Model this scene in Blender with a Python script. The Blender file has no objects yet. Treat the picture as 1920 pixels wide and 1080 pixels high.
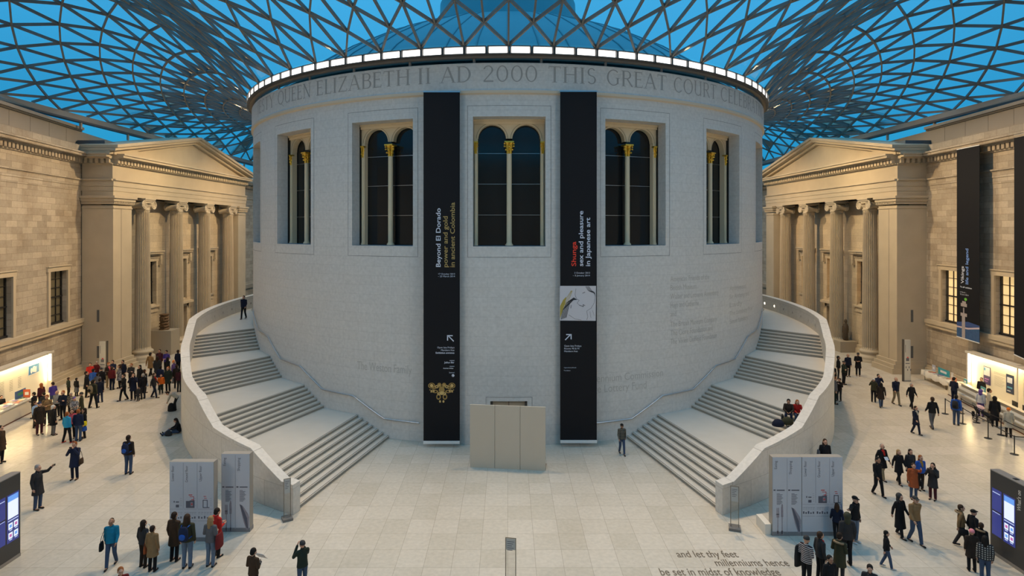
import bpy, bmesh, math, random
import numpy as np
from mathutils import Vector, Matrix
from math import sin, cos, pi, atan2, sqrt, radians

random.seed(7)
S = bpy.context.scene
COL = S.collection

# ------------------------------------------------------------------ camera
EYE = 12.0            # the balcony the picture is taken from, metres above the court floor
F, CX, CY = 1094.0, 952.0, 430.0
cam_d = bpy.data.cameras.new('camera')
cam = bpy.data.objects.new('camera', cam_d); COL.objects.link(cam)
cam.location = (0, 0, EYE); cam.rotation_euler = (pi/2, 0, 0)
cam_d.sensor_width = 36.0; cam_d.lens = 36.0*F/1920
cam_d.shift_x = (960-CX)/1920; cam_d.shift_y = -(540-CY)/1920
cam_d.clip_end = 600; cam_d.clip_start = .1
S.camera = cam

# ------------------------------------------------------------------ sky, exposure
S.view_settings.view_transform = 'Standard'; S.view_settings.look = 'None'
S.view_settings.exposure = 0.22; S.view_settings.gamma = 1.0
S.view_settings.use_curve_mapping = False
W = bpy.data.worlds.new('dusk_sky'); S.world = W; W.use_nodes = True
nt = W.node_tree; nt.nodes.clear()
wo = nt.nodes.new('ShaderNodeOutputWorld'); bg = nt.nodes.new('ShaderNodeBackground')
tc = nt.nodes.new('ShaderNodeTexCoord'); sx = nt.nodes.new('ShaderNodeSeparateXYZ')
cr = nt.nodes.new('ShaderNodeValToRGB')
cr.color_ramp.elements[0].position = 0.05; cr.color_ramp.elements[0].color = (0.008, 0.22, 0.42, 1)
cr.color_ramp.elements[1].position = 0.75; cr.color_ramp.elements[1].color = (0.10, 0.46, 0.80, 1)
ns = nt.nodes.new('ShaderNodeTexNoise'); ns.inputs['Scale'].default_value = 2.2; ns.inputs['Detail'].default_value = 4
mx = nt.nodes.new('ShaderNodeMix'); mx.data_type = 'RGBA'; mx.blend_type = 'MULTIPLY'
mx.inputs[0].default_value = 0.3
nt.links.new(tc.outputs['Generated'], sx.inputs[0]); nt.links.new(sx.outputs['Z'], cr.inputs[0])
nt.links.new(tc.outputs['Generated'], ns.inputs['Vector'])
nt.links.new(cr.outputs[0], mx.inputs[6]); nt.links.new(ns.outputs['Fac'], mx.inputs[7])
nt.links.new(mx.outputs[2], bg.inputs['Color']); bg.inputs['Strength'].default_value = 1.36
nt.links.new(bg.outputs[0], wo.inputs[0])

# ------------------------------------------------------------------ plan of the place
DX, DY, RD = 0.0, 54.0, 21.6          # reading room drum
TOP = 21.24
def drum(psi, z, r=RD): return Vector((DX + r*sin(psi), DY - r*cos(psi), z))
def at(px, py, Z): return Vector(((px-CX)/F*Z, Z, EYE-(py-CY)/F*Z))
def floor_at(px, py, z=0.0):
    Z = (EYE-z)*F/(py-CY); return Vector(((px-CX)/F*Z, Z, z))
def psi_of(px, r=RD):
    u = (px-CX)/F; a = sqrt(1+u*u); s = u*DY/r/a
    s = max(-1, min(1, s))
    return math.asin(s) - math.atan(u)
def z_on(py, Z): return EYE-(py-CY)/F*Z

# ------------------------------------------------------------------ floodlights of the ring (their light) and added fill spots
LAMPS = []
def spot(name, loc, target, power, color, size, blend, radius):
    l = bpy.data.lights.new(name, 'SPOT'); l.energy = power; l.color = color
    l.spot_size = size; l.spot_blend = blend; l.shadow_soft_size = radius
    o = bpy.data.objects.new(name, l); COL.objects.link(o); o.location = loc
    o.rotation_euler = (Vector(target)-Vector(loc)).to_track_quat('-Z', 'Y').to_euler()
    LAMPS.append(o)
def lamps():
    WARM = (1.0, 0.70, 0.38)
    k = 20
    for i in range(k):
        psi = (i+.5)/k*2*pi - pi
        p = drum(psi, 22.5, 22.7)
        t = drum(psi, 22.7-22, 22.5+20)
        if cos(psi) < -0.5: continue
        sidew = abs(sin(psi))
        spot('ring_floodlight', p, t, (7600 if sidew < .8 else (8000 if cos(psi) > 0.02 else 8200)), WARM if sidew > .35 else (1.0, 0.76, 0.5), radians(104), 0.9, 0.35)
    # added fill spots, unseen to the south, wash the drum and the stairs
    for x, t, e in ((-24, (-3, 36, 7), 6000), (24, (3, 36, 7), 6000)):
        spot('added_fill_spot', (x, 2.0, 20.3), t, e, (1.0, 0.76, 0.52), radians(76), 0.9, 5.0)
lamps()

# ------------------------------------------------------------------ materials
MATS = {}
def mat(name, color, rough=.6, metal=0.0, emit=None, es=1.0, alpha=None, spec=.5):
    if name in MATS: return MATS[name]
    m = bpy.data.materials.new(name); m.use_nodes = True
    b = m.node_tree.nodes['Principled BSDF']
    b.inputs['Base Color'].default_value = (*color, 1); b.inputs['Roughness'].default_value = rough
    b.inputs['Metallic'].default_value = metal; b.inputs['Specular IOR Level'].default_value = spec
    if emit: b.inputs['Emission Color'].default_value = (*emit, 1); b.inputs['Emission Strength'].default_value = es
    MATS[name] = m
    return m
def srgb(r, g, b):
    f = lambda c: (c/255/12.92 if c/255 <= .04045 else ((c/255+.055)/1.055)**2.4)
    return (f(r), f(g), f(b))
class N:
    """small node helper"""
    def __init__(s, m): s.m = m; s.t = m.node_tree; s.b = s.t.nodes['Principled BSDF']
    def n(s, kind, **kw):
        x = s.t.nodes.new(kind)
        for k, v in kw.items():
            if k in x.bl_rna.properties: setattr(x, k, v)
        return x
    def l(s, a, b): s.t.links.new(a, b)
    def math(s, op, a, b=None, c=None):
        x = s.t.nodes.new('ShaderNodeMath'); x.operation = op
        for i, v in enumerate((a, b, c)):
            if v is None: continue
            if isinstance(v, (int, float)): x.inputs[i].default_value = v
            else: s.l(v, x.inputs[i])
        return x.outputs[0]
    def mix(s, fac, a, b, blend='MIX'):
        x = s.t.nodes.new('ShaderNodeMix'); x.data_type = 'RGBA'; x.blend_type = blend
        for i, v in ((0, fac), (6, a), (7, b)):
            if isinstance(v, (int, float)): x.inputs[i].default_value = v
            elif isinstance(v, tuple): x.inputs[i].default_value = (*v, 1)
            else: s.l(v, x.inputs[i])
        return x.outputs[2]
def masonry(name, mode, w, h, c1, c2, joint, jw=.012, rough=.75, off=.5, stain=.25, stainc=(.5, .42, .33), patch=0.0, bump=.15, spec=.4, nscale=.35):
    m = mat(name, c1, rough, spec=spec); N_ = N(m)
    geo = N_.n('ShaderNodeNewGeometry'); sep = N_.n('ShaderNodeSeparateXYZ'); N_.l(geo.outputs['Position'], sep.inputs[0])
    X, Y, Zc = sep.outputs
    if mode == 'x': U, V = Y, Zc
    elif mode == 'y': U, V = X, Zc
    elif mode == 'floor': U, V = X, Y
    elif mode == 'cyl':
        U = N_.math('MULTIPLY', N_.math('ARCTAN2', X, N_.math('SUBTRACT', DY, Y)), RD); V = Zc
    cmb = N_.n('ShaderNodeCombineXYZ'); N_.l(U, cmb.inputs[0]); N_.l(V, cmb.inputs[1])
    br = N_.n('ShaderNodeTexBrick'); N_.l(cmb.outputs[0], br.inputs['Vector'])
    br.offset = off; br.squash = 1.0
    br.inputs['Scale'].default_value = 1.0; br.inputs['Brick Width'].default_value = w; br.inputs['Row Height'].default_value = h
    br.inputs['Mortar Size'].default_value = jw; br.inputs['Mortar Smooth'].default_value = .3; br.inputs['Bias'].default_value = -.1
    br.inputs['Color1'].default_value = (*c1, 1); br.inputs['Color2'].default_value = (*c2, 1); br.inputs['Mortar'].default_value = (*joint, 1)
    col = br.outputs['Color']
    n1 = N_.n('ShaderNodeTexNoise'); n1.inputs['Scale'].default_value = nscale; n1.inputs['Detail'].default_value = 6; n1.inputs['Roughness'].default_value = .65
    N_.l(geo.outputs['Position'], n1.inputs['Vector'])
    r1 = N_.n('ShaderNodeMapRange'); r1.inputs[1].default_value = .48; r1.inputs[2].default_value = .75
    N_.l(n1.outputs['Fac'], r1.inputs[0])
    col = N_.mix(N_.math('MULTIPLY', r1.outputs[0], stain), col, stainc, 'MULTIPLY')
    n2 = N_.n('ShaderNodeTexNoise'); n2.inputs['Scale'].default_value = 6; n2.inputs['Detail'].default_value = 5
    N_.l(geo.outputs['Position'], n2.inputs['Vector'])
    r2 = N_.n('ShaderNodeMapRange'); r2.inputs[1].default_value = .2; r2.inputs[2].default_value = .8; r2.inputs[3].default_value = .88; r2.inputs[4].default_value = 1.08
    N_.l(n2.outputs['Fac'], r2.inputs[0])
    vm = N_.n('ShaderNodeVectorMath', operation='SCALE'); N_.l(col, vm.inputs[0]); N_.l(r2.outputs[0], vm.inputs[3])
    N_.l(vm.outputs[0], N_.b.inputs['Base Color'])
    if bump:
        bp = N_.n('ShaderNodeBump'); bp.inputs['Strength'].default_value = bump; bp.inputs['Distance'].default_value = .02
        N_.l(N_.math('SUBTRACT', n2.outputs['Fac'], N_.math('MULTIPLY', br.outputs['Fac'], 1.0)), bp.inputs['Height'])
        N_.l(bp.outputs[0], N_.b.inputs['Normal'])
    return m
def noisy(name, c, c2, rough=.6, scale=3.0, metal=0.0, bump=0.0, spec=.4):
    m = mat(name, c, rough, metal, spec=spec); N_ = N(m)
    tcx = N_.n('ShaderNodeTexCoord'); n1 = N_.n('ShaderNodeTexNoise'); n1.inputs['Scale'].default_value = scale; n1.inputs['Detail'].default_value = 5
    N_.l(tcx.outputs['Object'], n1.inputs['Vector'])
    N_.l(N_.mix(n1.outputs['Fac'], c, c2), N_.b.inputs['Base Color'])
    if bump:
        bp = N_.n('ShaderNodeBump'); bp.inputs['Strength'].default_value = bump; bp.inputs['Distance'].default_value = .02
        N_.l(n1.outputs['Fac'], bp.inputs['Height']); N_.l(bp.outputs[0], N_.b.inputs['Normal'])
    return m

M_drum = masonry('pale_limestone_drum', 'cyl', 2.26, .548, (.635, .61, .57), (.65, .625, .585), (.52, .50, .465), .008, .8, .5, .12, (.82, .80, .78), bump=.03, nscale=.8)
M_old_x = masonry('old_portland_stone_side', 'x', 1.15, .45, (.52, .44, .335), (.36, .30, .225), (.24, .19, .14), .010, .85, .5, .6, (.55, .45, .35))
M_old_y = masonry('old_portland_stone_end', 'y', 1.5, .6, (.44, .37, .28), (.36, .30, .23), (.26, .21, .16), .012, .85, .5, .6, (.5, .42, .33))
M_portico = noisy('portico_stone', (.60, .50, .355), (.47, .385, .27), .8, .8, bump=.1)
M_column = noisy('column_stone', (.60, .505, .37), (.45, .375, .27), .8, 1.2, bump=.1)
M_floor = masonry('court_floor_limestone', 'floor', 1.0, 1.15, (.62, .56, .47), (.54, .485, .395), (.42, .37, .30), .010, .26, 0.0, .25, (.8, .76, .68), bump=.03, spec=.45, nscale=.5)
M_parapet = masonry('parapet_limestone', 'cyl', 1.7, 1.1, (.64, .61, .56), (.60, .57, .52), (.42, .39, .35), .010, .7, .5, .15, (.8, .76, .7), bump=.05)
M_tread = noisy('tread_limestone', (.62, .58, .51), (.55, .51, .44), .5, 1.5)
M_riser = noisy('shaded_riser_stone', (.36, .325, .27), (.31, .28, .23), .7, 3)  # darker than the treads: the risers' shade is put into the colour
M_nosing = mat('nosing_strip', (.10, .085, .07), .7)
M_steel = mat('roof_steel_grey', (.19, .18, .165), .5, .1)
M_beam = mat('rim_beam_grey', (.42, .36, .30), .6)
M_joint = mat('shadow_gap', (.12, .115, .11), .9)
M_cream = noisy('cream_stucco', (.72, .60, .40), (.68, .56, .37), .6, 2)
M_gold = mat('gilding', (.85, .55, .08), .35, .85)
M_darkglass = mat('dark_window_glass', (.012, .013, .014), .12, spec=.5)
M_black = mat('black_metal', (.015, .015, .016), .4)
M_white = mat('white_panel', (.78, .78, .76), .5)
M_panelwall = noisy('attic_panel', (.42, .35, .27), (.37, .31, .24), .7, .6)
M_banner = mat('banner_black', (.010, .010, .012), .7, spec=.2)
M_chrome = mat('brushed_steel', (.55, .56, .58), .3, 1.0)
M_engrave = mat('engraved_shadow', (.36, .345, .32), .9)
M_engrave2 = mat('faint_engraved_shadow', (.47, .45, .415), .9)  # fainter letters; the shade inside the cuts is painted as a flat tone
M_goldstone = mat('string_course_stone', (.62, .54, .42), .8)
# ------------------------------------------------------------------ mesh helpers
class MB:
    def __init__(s): s.v = []; s.f = []; s.m = []; s.sm = []
    def add(s, vs, fs, mi=0, smooth=False):
        o = len(s.v); s.v += [tuple(v) for v in vs]
        for f in fs: s.f.append(tuple(i+o for i in f)); s.m.append(mi); s.sm.append(smooth)
    def box(s, a, b, mi=0, M=None):
        x0, y0, z0 = a; x1, y1, z1 = b
        vs = [Vector(p) for p in ((x0,y0,z0),(x1,y0,z0),(x1,y1,z0),(x0,y1,z0),(x0,y0,z1),(x1,y0,z1),(x1,y1,z1),(x0,y1,z1))]
        if M: vs = [M @ v for v in vs]
        s.add(vs, [(0,3,2,1),(4,5,6,7),(0,1,5,4),(1,2,6,5),(2,3,7,6),(3,0,4,7)], mi)
    def quad(s, a, b, c, d, mi=0): s.add([a, b, c, d], [(0,1,2,3)], mi)
    def prism(s, poly, fn0, fn1, mi=0):
        """poly mapped by fn0 and fn1 to two loops, joined"""
        n = len(poly); A = [fn0(*p) for p in poly]; B = [fn1(*p) for p in poly]
        s.add(A+B, [tuple(range(n))[::-1], tuple(range(n, 2*n))] + [(i, (i+1) % n, n+(i+1) % n, n+i) for i in range(n)], mi)
    def rings(s, R, mi=0, close=False, caps=True, smooth=True, loop=True):
        n = len(R[0]); vs = [v for r in R for v in r]; fs = []
        k = len(R)
        for j in range(k if close else k-1):
            a, b = j*n, ((j+1) % k)*n
            for i in range(n if loop else n-1):
                i2 = (i+1) % n; fs.append((a+i, a+i2, b+i2, b+i))
        s.add(vs, fs, mi, smooth)
        if caps and not close and loop:
            s.add(R[0], [tuple(range(n))[::-1]], mi); s.add(R[-1], [tuple(range(n))], mi)
    def lathe(s, prof, c=(0,0,0), n=24, mi=0, fl=0.0, nfl=0, smooth=True):
        R = []
        for r, z in prof:
            R.append([(c[0]+(r)*cos(2*pi*i/n)*(1-(fl if nfl and i % 2 else 0)), c[1]+r*sin(2*pi*i/n)*(1-(fl if nfl and i % 2 else 0)), c[2]+z) for i in range(n)])
        s.rings(R, mi, smooth=smooth)
    def tube(s, pts, r, n=8, mi=0, caps=True, close=False):
        pts = [Vector(p) for p in pts]; R = []
        for i, p in enumerate(pts):
            if close: t = pts[(i+1) % len(pts)]-pts[i-1]
            else: t = (pts[min(i+1, len(pts)-1)]-pts[max(i-1, 0)])
            t.normalize(); up = Vector((0,0,1)) if abs(t.z) < .95 else Vector((1,0,0))
            a = t.cross(up).normalized(); b = a.cross(t).normalized()
            rr = r[i] if isinstance(r, (list, tuple)) else r
            R.append([p+a*rr*cos(2*pi*k/n)+b*rr*sin(2*pi*k/n) for k in range(n)])
        s.rings(R, mi, close=close, caps=caps)
    def bar(s, a, b, w, h, mi=0, up=Vector((0,0,1))):
        a = Vector(a); b = Vector(b); t = (b-a).normalized()
        sd = t.cross(up)
        if sd.length < 1e-4: sd = Vector((1,0,0))
        sd.normalize(); u = sd.cross(t)
        vs = []
        for p in (a, b):
            for i, j in ((-1,-1),(1,-1),(1,1),(-1,1)): vs.append(p+sd*w/2*i+u*h/2*j)
        s.add(vs, [(0,1,2,3)[::-1],(4,5,6,7),(0,1,5,4),(1,2,6,5),(2,3,7,6),(3,0,4,7)], mi)
    def ball(s, c, r, mi=0, nu=12, nv=8, sc=(1,1,1)):
        R = []
        for j in range(nv+1):
            t = -pi/2+pi*j/nv; rr = max(cos(t), .02)
            R.append([(c[0]+r*sc[0]*rr*cos(2*pi*i/nu), c[1]+r*sc[1]*rr*sin(2*pi*i/nu), c[2]+r*sc[2]*sin(t)) for i in range(nu)])
        s.rings(R, mi)
    def build(s, name, mats, parent=None, loc=None, label=None, cat=None, group=None, kind=None):
        me = bpy.data.meshes.new(name); me.from_pydata(s.v, [], s.f)
        if not isinstance(mats, (list, tuple)): mats = [mats]
        for m in mats: me.materials.append(m)
        me.polygons.foreach_set('material_index', s.m); me.polygons.foreach_set('use_smooth', s.sm)
        me.update()
        bm = bmesh.new(); bm.from_mesh(me); bmesh.ops.recalc_face_normals(bm, faces=bm.faces); bm.to_mesh(me); bm.free()
        o = bpy.data.objects.new(name, me); COL.objects.link(o)
        if parent: o.parent = parent
        if loc is not None: o.location = loc
        tag(o, label, cat, group, kind); return o
def tag(o, label=None, cat=None, group=None, kind=None):
    if label: o['label'] = label
    if cat: o['category'] = cat
    if group: o['group'] = group
    if kind: o['kind'] = kind
    return o
def empty(name, loc=(0,0,0), rz=0, label=None, cat=None, group=None, kind=None, rot=None):
    o = bpy.data.objects.new(name, None); COL.objects.link(o); o.location = loc
    o.rotation_euler = rot or (0,0,rz); o.empty_display_size = .2
    return tag(o, label, cat, group, kind)
def copy_tree(o, parent=None):
    c = o.copy(); COL.objects.link(c)
    if parent: c.parent = parent
    for ch in [x for x in COL.objects if x.parent == o]: copy_tree(ch, c)
    return c
_tx = {}
def text2d(s, bold=0.0):
    """outline letters of the built-in font as flat faces, height of capitals about 0.7"""
    if (s, bold) in _tx: return _tx[(s, bold)]
    cu = bpy.data.curves.new('t', 'FONT'); cu.body = s; cu.size = 1.0; cu.resolution_u = 3; cu.offset = bold
    o = bpy.data.objects.new('t', cu); COL.objects.link(o)
    bpy.context.view_layer.update()
    dg = bpy.context.evaluated_depsgraph_get(); me = o.evaluated_get(dg).to_mesh()
    v = [tuple(x.co) for x in me.vertices]; f = [tuple(p.vertices) for p in me.polygons]
    o.evaluated_get(dg).to_mesh_clear(); bpy.data.objects.remove(o); bpy.data.curves.remove(cu)
    _tx[(s, bold)] = (v, f); return v, f
def add_text(mb, s, fn, mi=0, width=None, size=1.0, align='l', bold=0.0, shear=0.0):
    """fn(u, v) -> point; u along the line, v up; returns width"""
    v, f = text2d(s, bold)
    if not v: return 0
    x0 = min(p[0] for p in v); x1 = max(p[0] for p in v); w = (x1-x0)
    sx_ = (width/w) if width else size
    W_ = w*sx_; ox = {'l': 0, 'c': -W_/2, 'r': -W_}[align]
    mb.add([fn((p[0]-x0)*sx_+ox + shear*p[1]*size, p[1]*size) for p in v], f, mi)
    return W_

# serif capitals drawn as strokes, for the carved dedication
def G(*st): return st
_GL = {  # strokes: (x0,y0,x1,y1,thick) on a unit-high box; width
 'A': (.82, [(.06,0,.41,1,.05),(.41,1,.76,0,.12),(.18,.36,.62,.36,.05)], [(.06,0),(.76,0)]),
 'B': (.66, [(.14,0,.14,1,.12),(.14,.97,.4,.97,.05),(.14,.53,.42,.53,.05),(.14,.03,.44,.03,.05),'arc',(.38,.75,.20,.22,-90,90,.11),(.40,.28,.23,.25,-90,90,.12)], [(.14,0),(.14,1)]),
 'C': (.80, ['arc',(.45,.5,.37,.48,45,315,.11)], []),
 'D': (.84, [(.14,0,.14,1,.12),(.14,.97,.36,.97,.05),(.14,.03,.36,.03,.05),'arc',(.34,.5,.40,.47,-90,90,.12)], [(.14,0),(.14,1)]),
 'E': (.62, [(.14,0,.14,1,.12),(.14,.97,.54,.97,.05),(.14,.52,.46,.52,.05),(.14,.03,.56,.03,.05),(.54,.83,.54,1,.03),(.57,0,.57,.18,.03),(.46,.44,.46,.6,.03)], [(.14,0),(.14,1)]),
 'G': (.86, ['arc',(.45,.5,.37,.48,45,315,.11), (.72,.12,.72,.46,.11)], [(.72,.46)]),
 'H': (.86, [(.14,0,.14,1,.12),(.72,0,.72,1,.12),(.14,.52,.72,.52,.05)], [(.14,0),(.14,1),(.72,0),(.72,1)]),
 'I': (.32, [(.16,0,.16,1,.12)], [(.16,0),(.16,1)]),
 'J': (.36, [(.2,0,.2,1,.12),(.2,0,.04,-.16,.06)], [(.2,1)]),
 'L': (.60, [(.14,0,.14,1,.12),(.14,.03,.54,.03,.05),(.55,0,.55,.18,.03)], [(.14,0),(.14,1)]),
 'N': (.88, [(.14,0,.14,1,.05),(.74,0,.74,1,.05),(.12,1,.74,0,.12)], [(.14,0),(.14,1),(.74,1)]),
 'O': (.94, ['arc',(.47,.5,.40,.48,0,360,.11)], []),
 'Q': (.94, ['arc',(.47,.5,.40,.48,0,360,.11),(.5,.05,.95,-.2,.07)], []),
 'R': (.74, [(.14,0,.14,1,.12),(.14,.97,.4,.97,.05),(.14,.5,.42,.5,.05),(.38,.5,.72,0,.11),'arc',(.38,.735,.21,.235,-90,90,.11)], [(.14,0),(.14,1)]),
 'S': (.56, ['arc',(.28,.74,.19,.23,30,270,.09),(.28,.26,.21,.24,-150,90,.10)], []),
 'T': (.72, [(.36,0,.36,1,.12),(.04,.97,.68,.97,.05),(.04,.83,.04,1,.03),(.68,.83,.68,1,.03)], [(.36,0)]),
 'U': (.84, [(.14,.3,.14,1,.12),(.70,0,.70,1,.07),'arc',(.42,.3,.28,.28,180,360,.09)], [(.14,1),(.70,1)]),
 'Y': (.78, [(.39,0,.39,.48,.12),(.39,.48,.06,1,.11),(.39,.48,.72,1,.05)], [(.39,0),(.06,1),(.72,1)]),
 'Z': (.72, [(.08,.97,.64,.97,.05),(.64,1,.06,0,.11),(.06,.03,.66,.03,.05),(.66,0,.66,.18,.03),(.08,.83,.08,1,.03)], []),
 'M': (.95, [(.12,0,.16,1,.05),(.16,1,.48,.1,.12),(.48,.1,.80,1,.05),(.80,1,.84,0,.12)], [(.12,0),(.84,0)]),
 '2': (.62, ['arc',(.30,.74,.22,.24,-35,170,.09),(.49,.6,.06,.04,.08),(.06,.04,.58,.04,.09)], []),
 '0': (.68, ['arc',(.34,.5,.27,.48,0,360,.09)], []),
}
def carve(mb, word, fn, u0, u1, v0, h):
    """lay a word of serif capitals between u0 and u1"""
    tot = sum(_GL[c][0] for c in word)+.10*(len(word)-1)
    k = (u1-u0)/tot; x = u0
    def P(a, b): return fn(x+a*k, v0+b*h)
    for c in word:
        w, st, serif = _GL[c]; arc = False
        for q in st:
            if q == 'arc': arc = True; continue
            if len(q) == 7:
                cx, cy, rx, ry, a0, a1, th = q; n = 20
                vs = []; fs = []
                for i in range(n+1):
                    a = radians(a0+(a1-a0)*i/n); t = th*(.35+.65*abs(cos(a)))
                    for sgn in (-1, 1):
                        vs.append(P(cx+(rx+sgn*t/2)*cos(a), cy+(ry+sgn*.03)*sin(a)))
                for i in range(n): fs.append((2*i, 2*i+1, 2*i+3, 2*i+2))
                mb.add(vs, fs)
            else:
                xa, ya, xb, yb, th = q
                if abs(ya-yb) < 1e-6:
                    mb.add([P(xa, ya-th/2), P(xb, ya-th/2), P(xb, ya+th/2), P(xa, ya+th/2)], [(0,1,2,3)])
                else:
                    mb.add([P(xa-th/2, ya), P(xa+th/2, ya), P(xb+th/2, yb), P(xb-th/2, yb)], [(0,1,2,3)])
        for sx_, sy_ in serif:
            d = .035 if sy_ < .5 else -.035
            mb.add([P(sx_-.13, sy_), P(sx_+.13, sy_), P(sx_+.13, sy_+d), P(sx_-.13, sy_+d)], [(0,1,2,3)])
        x += (w+.10)*k

# ------------------------------------------------------------------ floor
m = MB(); m.box((-60, -6, -.4), (60, 110, 0)); m.build('floor', M_floor, kind='structure')

# ------------------------------------------------------------------ drum of the reading room
WIN0, WDP, NWIN = 0.004, .3495, 18
WH = 2.03/RD; FH = 2.32/RD
Z_SILL, Z_HEAD = 11.05, 18.28
wins = [WIN0+WDP*i for i in (-4, -3, -2, -1, 0, 1, 2, 3, 4)]
DOORP = (psi_of(919), psi_of(989)); DOORZ = 2.45
bp = set()
for i in range(0, 181): bp.add(round(-pi+2*pi*i/180, 5))
for w in wins:
    bp = {b for b in bp if not (abs(b-(w-WH)) < .012 or abs(b-(w+WH)) < .012)}
    bp |= {w-WH, w+WH}
for d in DOORP:
    bp = {b for b in bp if abs(b-d) > .012}; bp.add(d)
bp = sorted(bp)
zb = [0, DOORZ, Z_SILL, Z_HEAD, 19.49]
m = MB()
def in_hole(p, z):
    for w in wins:
        if w-WH < p < w+WH and Z_SILL < z < Z_HEAD: return 'w'
    if DOORP[0] < p < DOORP[1] and z < DOORZ: return 'd'
for i in range(len(bp)):
    a = bp[i]; b = bp[(i+1) % len(bp)]
    if b < a: b += 2*pi
    for j in range(len(zb)-1):
        if in_hole((a+b)/2, (zb[j]+zb[j+1])/2): continue
        m.add([drum(a, zb[j]), drum(b, zb[j]), drum(b, zb[j+1]), drum(a, zb[j+1])], [(0,1,2,3)], 0, True)
# frieze band, set forward over a moulding, then the coping
RB = RD+.10
prof = [(RD, 19.49, 1), (RB+.04, 19.56, 1), (RB+.06, 19.70, 1), (RB, 19.80, 0), (RB, 21.20, 0), (RB-.03, TOP, 0), (RD-1.0, TOP, 0)]
for i in range(len(bp)):
    a = bp[i]; b = bp[(i+1) % len(bp)]
    if b < a: b += 2*pi
    for q in range(len(prof)-1):
        (r0, z0, _), (r1, z1, mi) = prof[q], prof[q+1]
        m.add([drum(a, z0, r0), drum(b, z0, r0), drum(b, z1, r1), drum(a, z1, r1)], [(0,1,2,3)], prof[q][2] if prof[q+1][2] else mi, True)
# reveals of the openings
RI = RD-1.9
for w in wins:
    a, b = w-WH, w+WH; bk = -Vector((sin(w), -cos(w), 0))*1.9
    for e in (a, b): m.add([drum(e, Z_SILL), drum(e, Z_HEAD), drum(e, Z_HEAD)+bk, drum(e, Z_SILL)+bk], [(0,1,2,3)])
    for z in (Z_SILL, Z_HEAD):
        vs = [drum(a+(b-a)*k/4, z) for k in range(5)]+[drum(a+(b-a)*k/4, z)+bk for k in range(5)]
        m.add(vs, [(k, k+1, k+6, k+5) for k in range(4)])
a, b = DOORP; RDo = RD-.35
for p in (a, b): m.add([drum(p, 0), drum(p, DOORZ), drum(p, DOORZ, RDo), drum(p, 0, RDo)], [(0,1,2,3)])
m.add([drum(a, DOORZ), drum(b, DOORZ), drum(b, DOORZ, RDo), drum(a, DOORZ, RDo)], [(0,1,2,3)])
wall_drum = m.build('wall_drum', [M_drum, M_goldstone], kind='structure')
# inner lining so no light leaks through the openings
m = MB(); n = 96
m.rings([[drum(2*pi*i/n, z, RI-.05) for i in range(n)] for z in (0, TOP-.05)], caps=False)
m.build('wall_drum_lining', mat('dark_interior', (.02, .018, .016), .9), kind='structure')
# door leaf in the recess
m = MB()
m.add([drum(a, 0, RDo+.02), drum(b, 0, RDo+.02), drum(b, DOORZ, RDo+.02), drum(a, DOORZ, RDo+.02)], [(0,1,2,3)], 0)
mid = (a+b)/2
m.add([drum(mid-.0008, 0, RDo+.03), drum(mid+.0008, 0, RDo+.03), drum(mid+.0008, DOORZ, RDo+.03), drum(mid-.0008, DOORZ, RDo+.03)], [(0,1,2,3)], 1)
for e0, e1 in ((a, a+.006), (b-.006, b)):
    m.add([drum(e0, 0, RDo+.04), drum(e1, 0, RDo+.04), drum(e1, DOORZ, RDo+.04), drum(e0, DOORZ, RDo+.04)], [(0,1,2,3)], 1)
door_1 = m.build('door_1', [mat('door_tan', (.42, .37, .29), .5), M_joint], kind='structure')
def outline(mb, p0, p1, z0, z1, w=.018, r=RD+.004, bottom=True):
    n = 8; dw = w/RD
    segs = [(p0, p1, z1, z1+w), (p0-dw, p0, z0, z1+w), (p1, p1+dw, z0, z1+w)]
    if bottom: segs.append((p0-dw, p1+dw, z0-w, z0))
    for a, b, c, d in segs:
        k = n if b-a > .05 else 1
        for i in range(k):
            u, v = a+(b-a)*i/k, a+(b-a)*(i+1)/k
            mb.add([drum(u, c, r), drum(v, c, r), drum(v, d, r), drum(u, d, r)], [(0,1,2,3)])
m = MB()
for w in wins: outline(m, w-FH, w+FH, 10.46, 18.87)
outline(m, psi_of(911.5), psi_of(997.5), 0.02, 2.66, bottom=False)
m.build('panel_joints', M_joint, parent=wall_drum)

# carved dedication and donors' names
def on_drum(py0, r):
    return lambda u, v: drum(u, v, r)
m = MB()
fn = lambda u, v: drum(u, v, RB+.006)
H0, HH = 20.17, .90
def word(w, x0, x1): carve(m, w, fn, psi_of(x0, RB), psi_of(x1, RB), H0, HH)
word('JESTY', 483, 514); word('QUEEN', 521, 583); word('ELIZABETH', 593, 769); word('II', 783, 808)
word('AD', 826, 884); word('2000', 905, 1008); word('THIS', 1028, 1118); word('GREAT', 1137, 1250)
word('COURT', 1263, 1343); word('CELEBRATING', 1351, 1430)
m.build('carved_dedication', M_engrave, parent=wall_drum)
m = MB()
def donor(s, x0, x1, z, size, bold=.0):
    p0, p1 = psi_of(x0), psi_of(x1)
    add_text(m, s, lambda u, v: drum(p0+u, z+v, RD+.004), width=(p1-p0), size=size, bold=bold)
def zdrum(px, py):
    p = psi_of(px); return z_on(py, DY-RD*cos(p))
donor('The Weston Family', 670, 772, zdrum(720, 697), .68)
donor('The Millennium Commission', 1062, 1243, zdrum(1180, 712), .62)
donor('Heritage Lottery Fund', 1070, 1212, zdrum(1160, 733), .62)
for k, (s, x1) in enumerate((('American Friends of the', 1330), ('British Museum', 1306), ('Walter and Leonore Annenberg', 1347), ('Hugh and Catherine', 1310), ('and', 1268),
        ('The British Museum Company', 1344), ('The Clore Foundation and', 1336), ('The Vivien Duffield Foundation', 1344))):
    donor(s, 1257, x1, zdrum(1257, 528+k*16.4+ (3 if k > 4 else 0)), .46)
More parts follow.
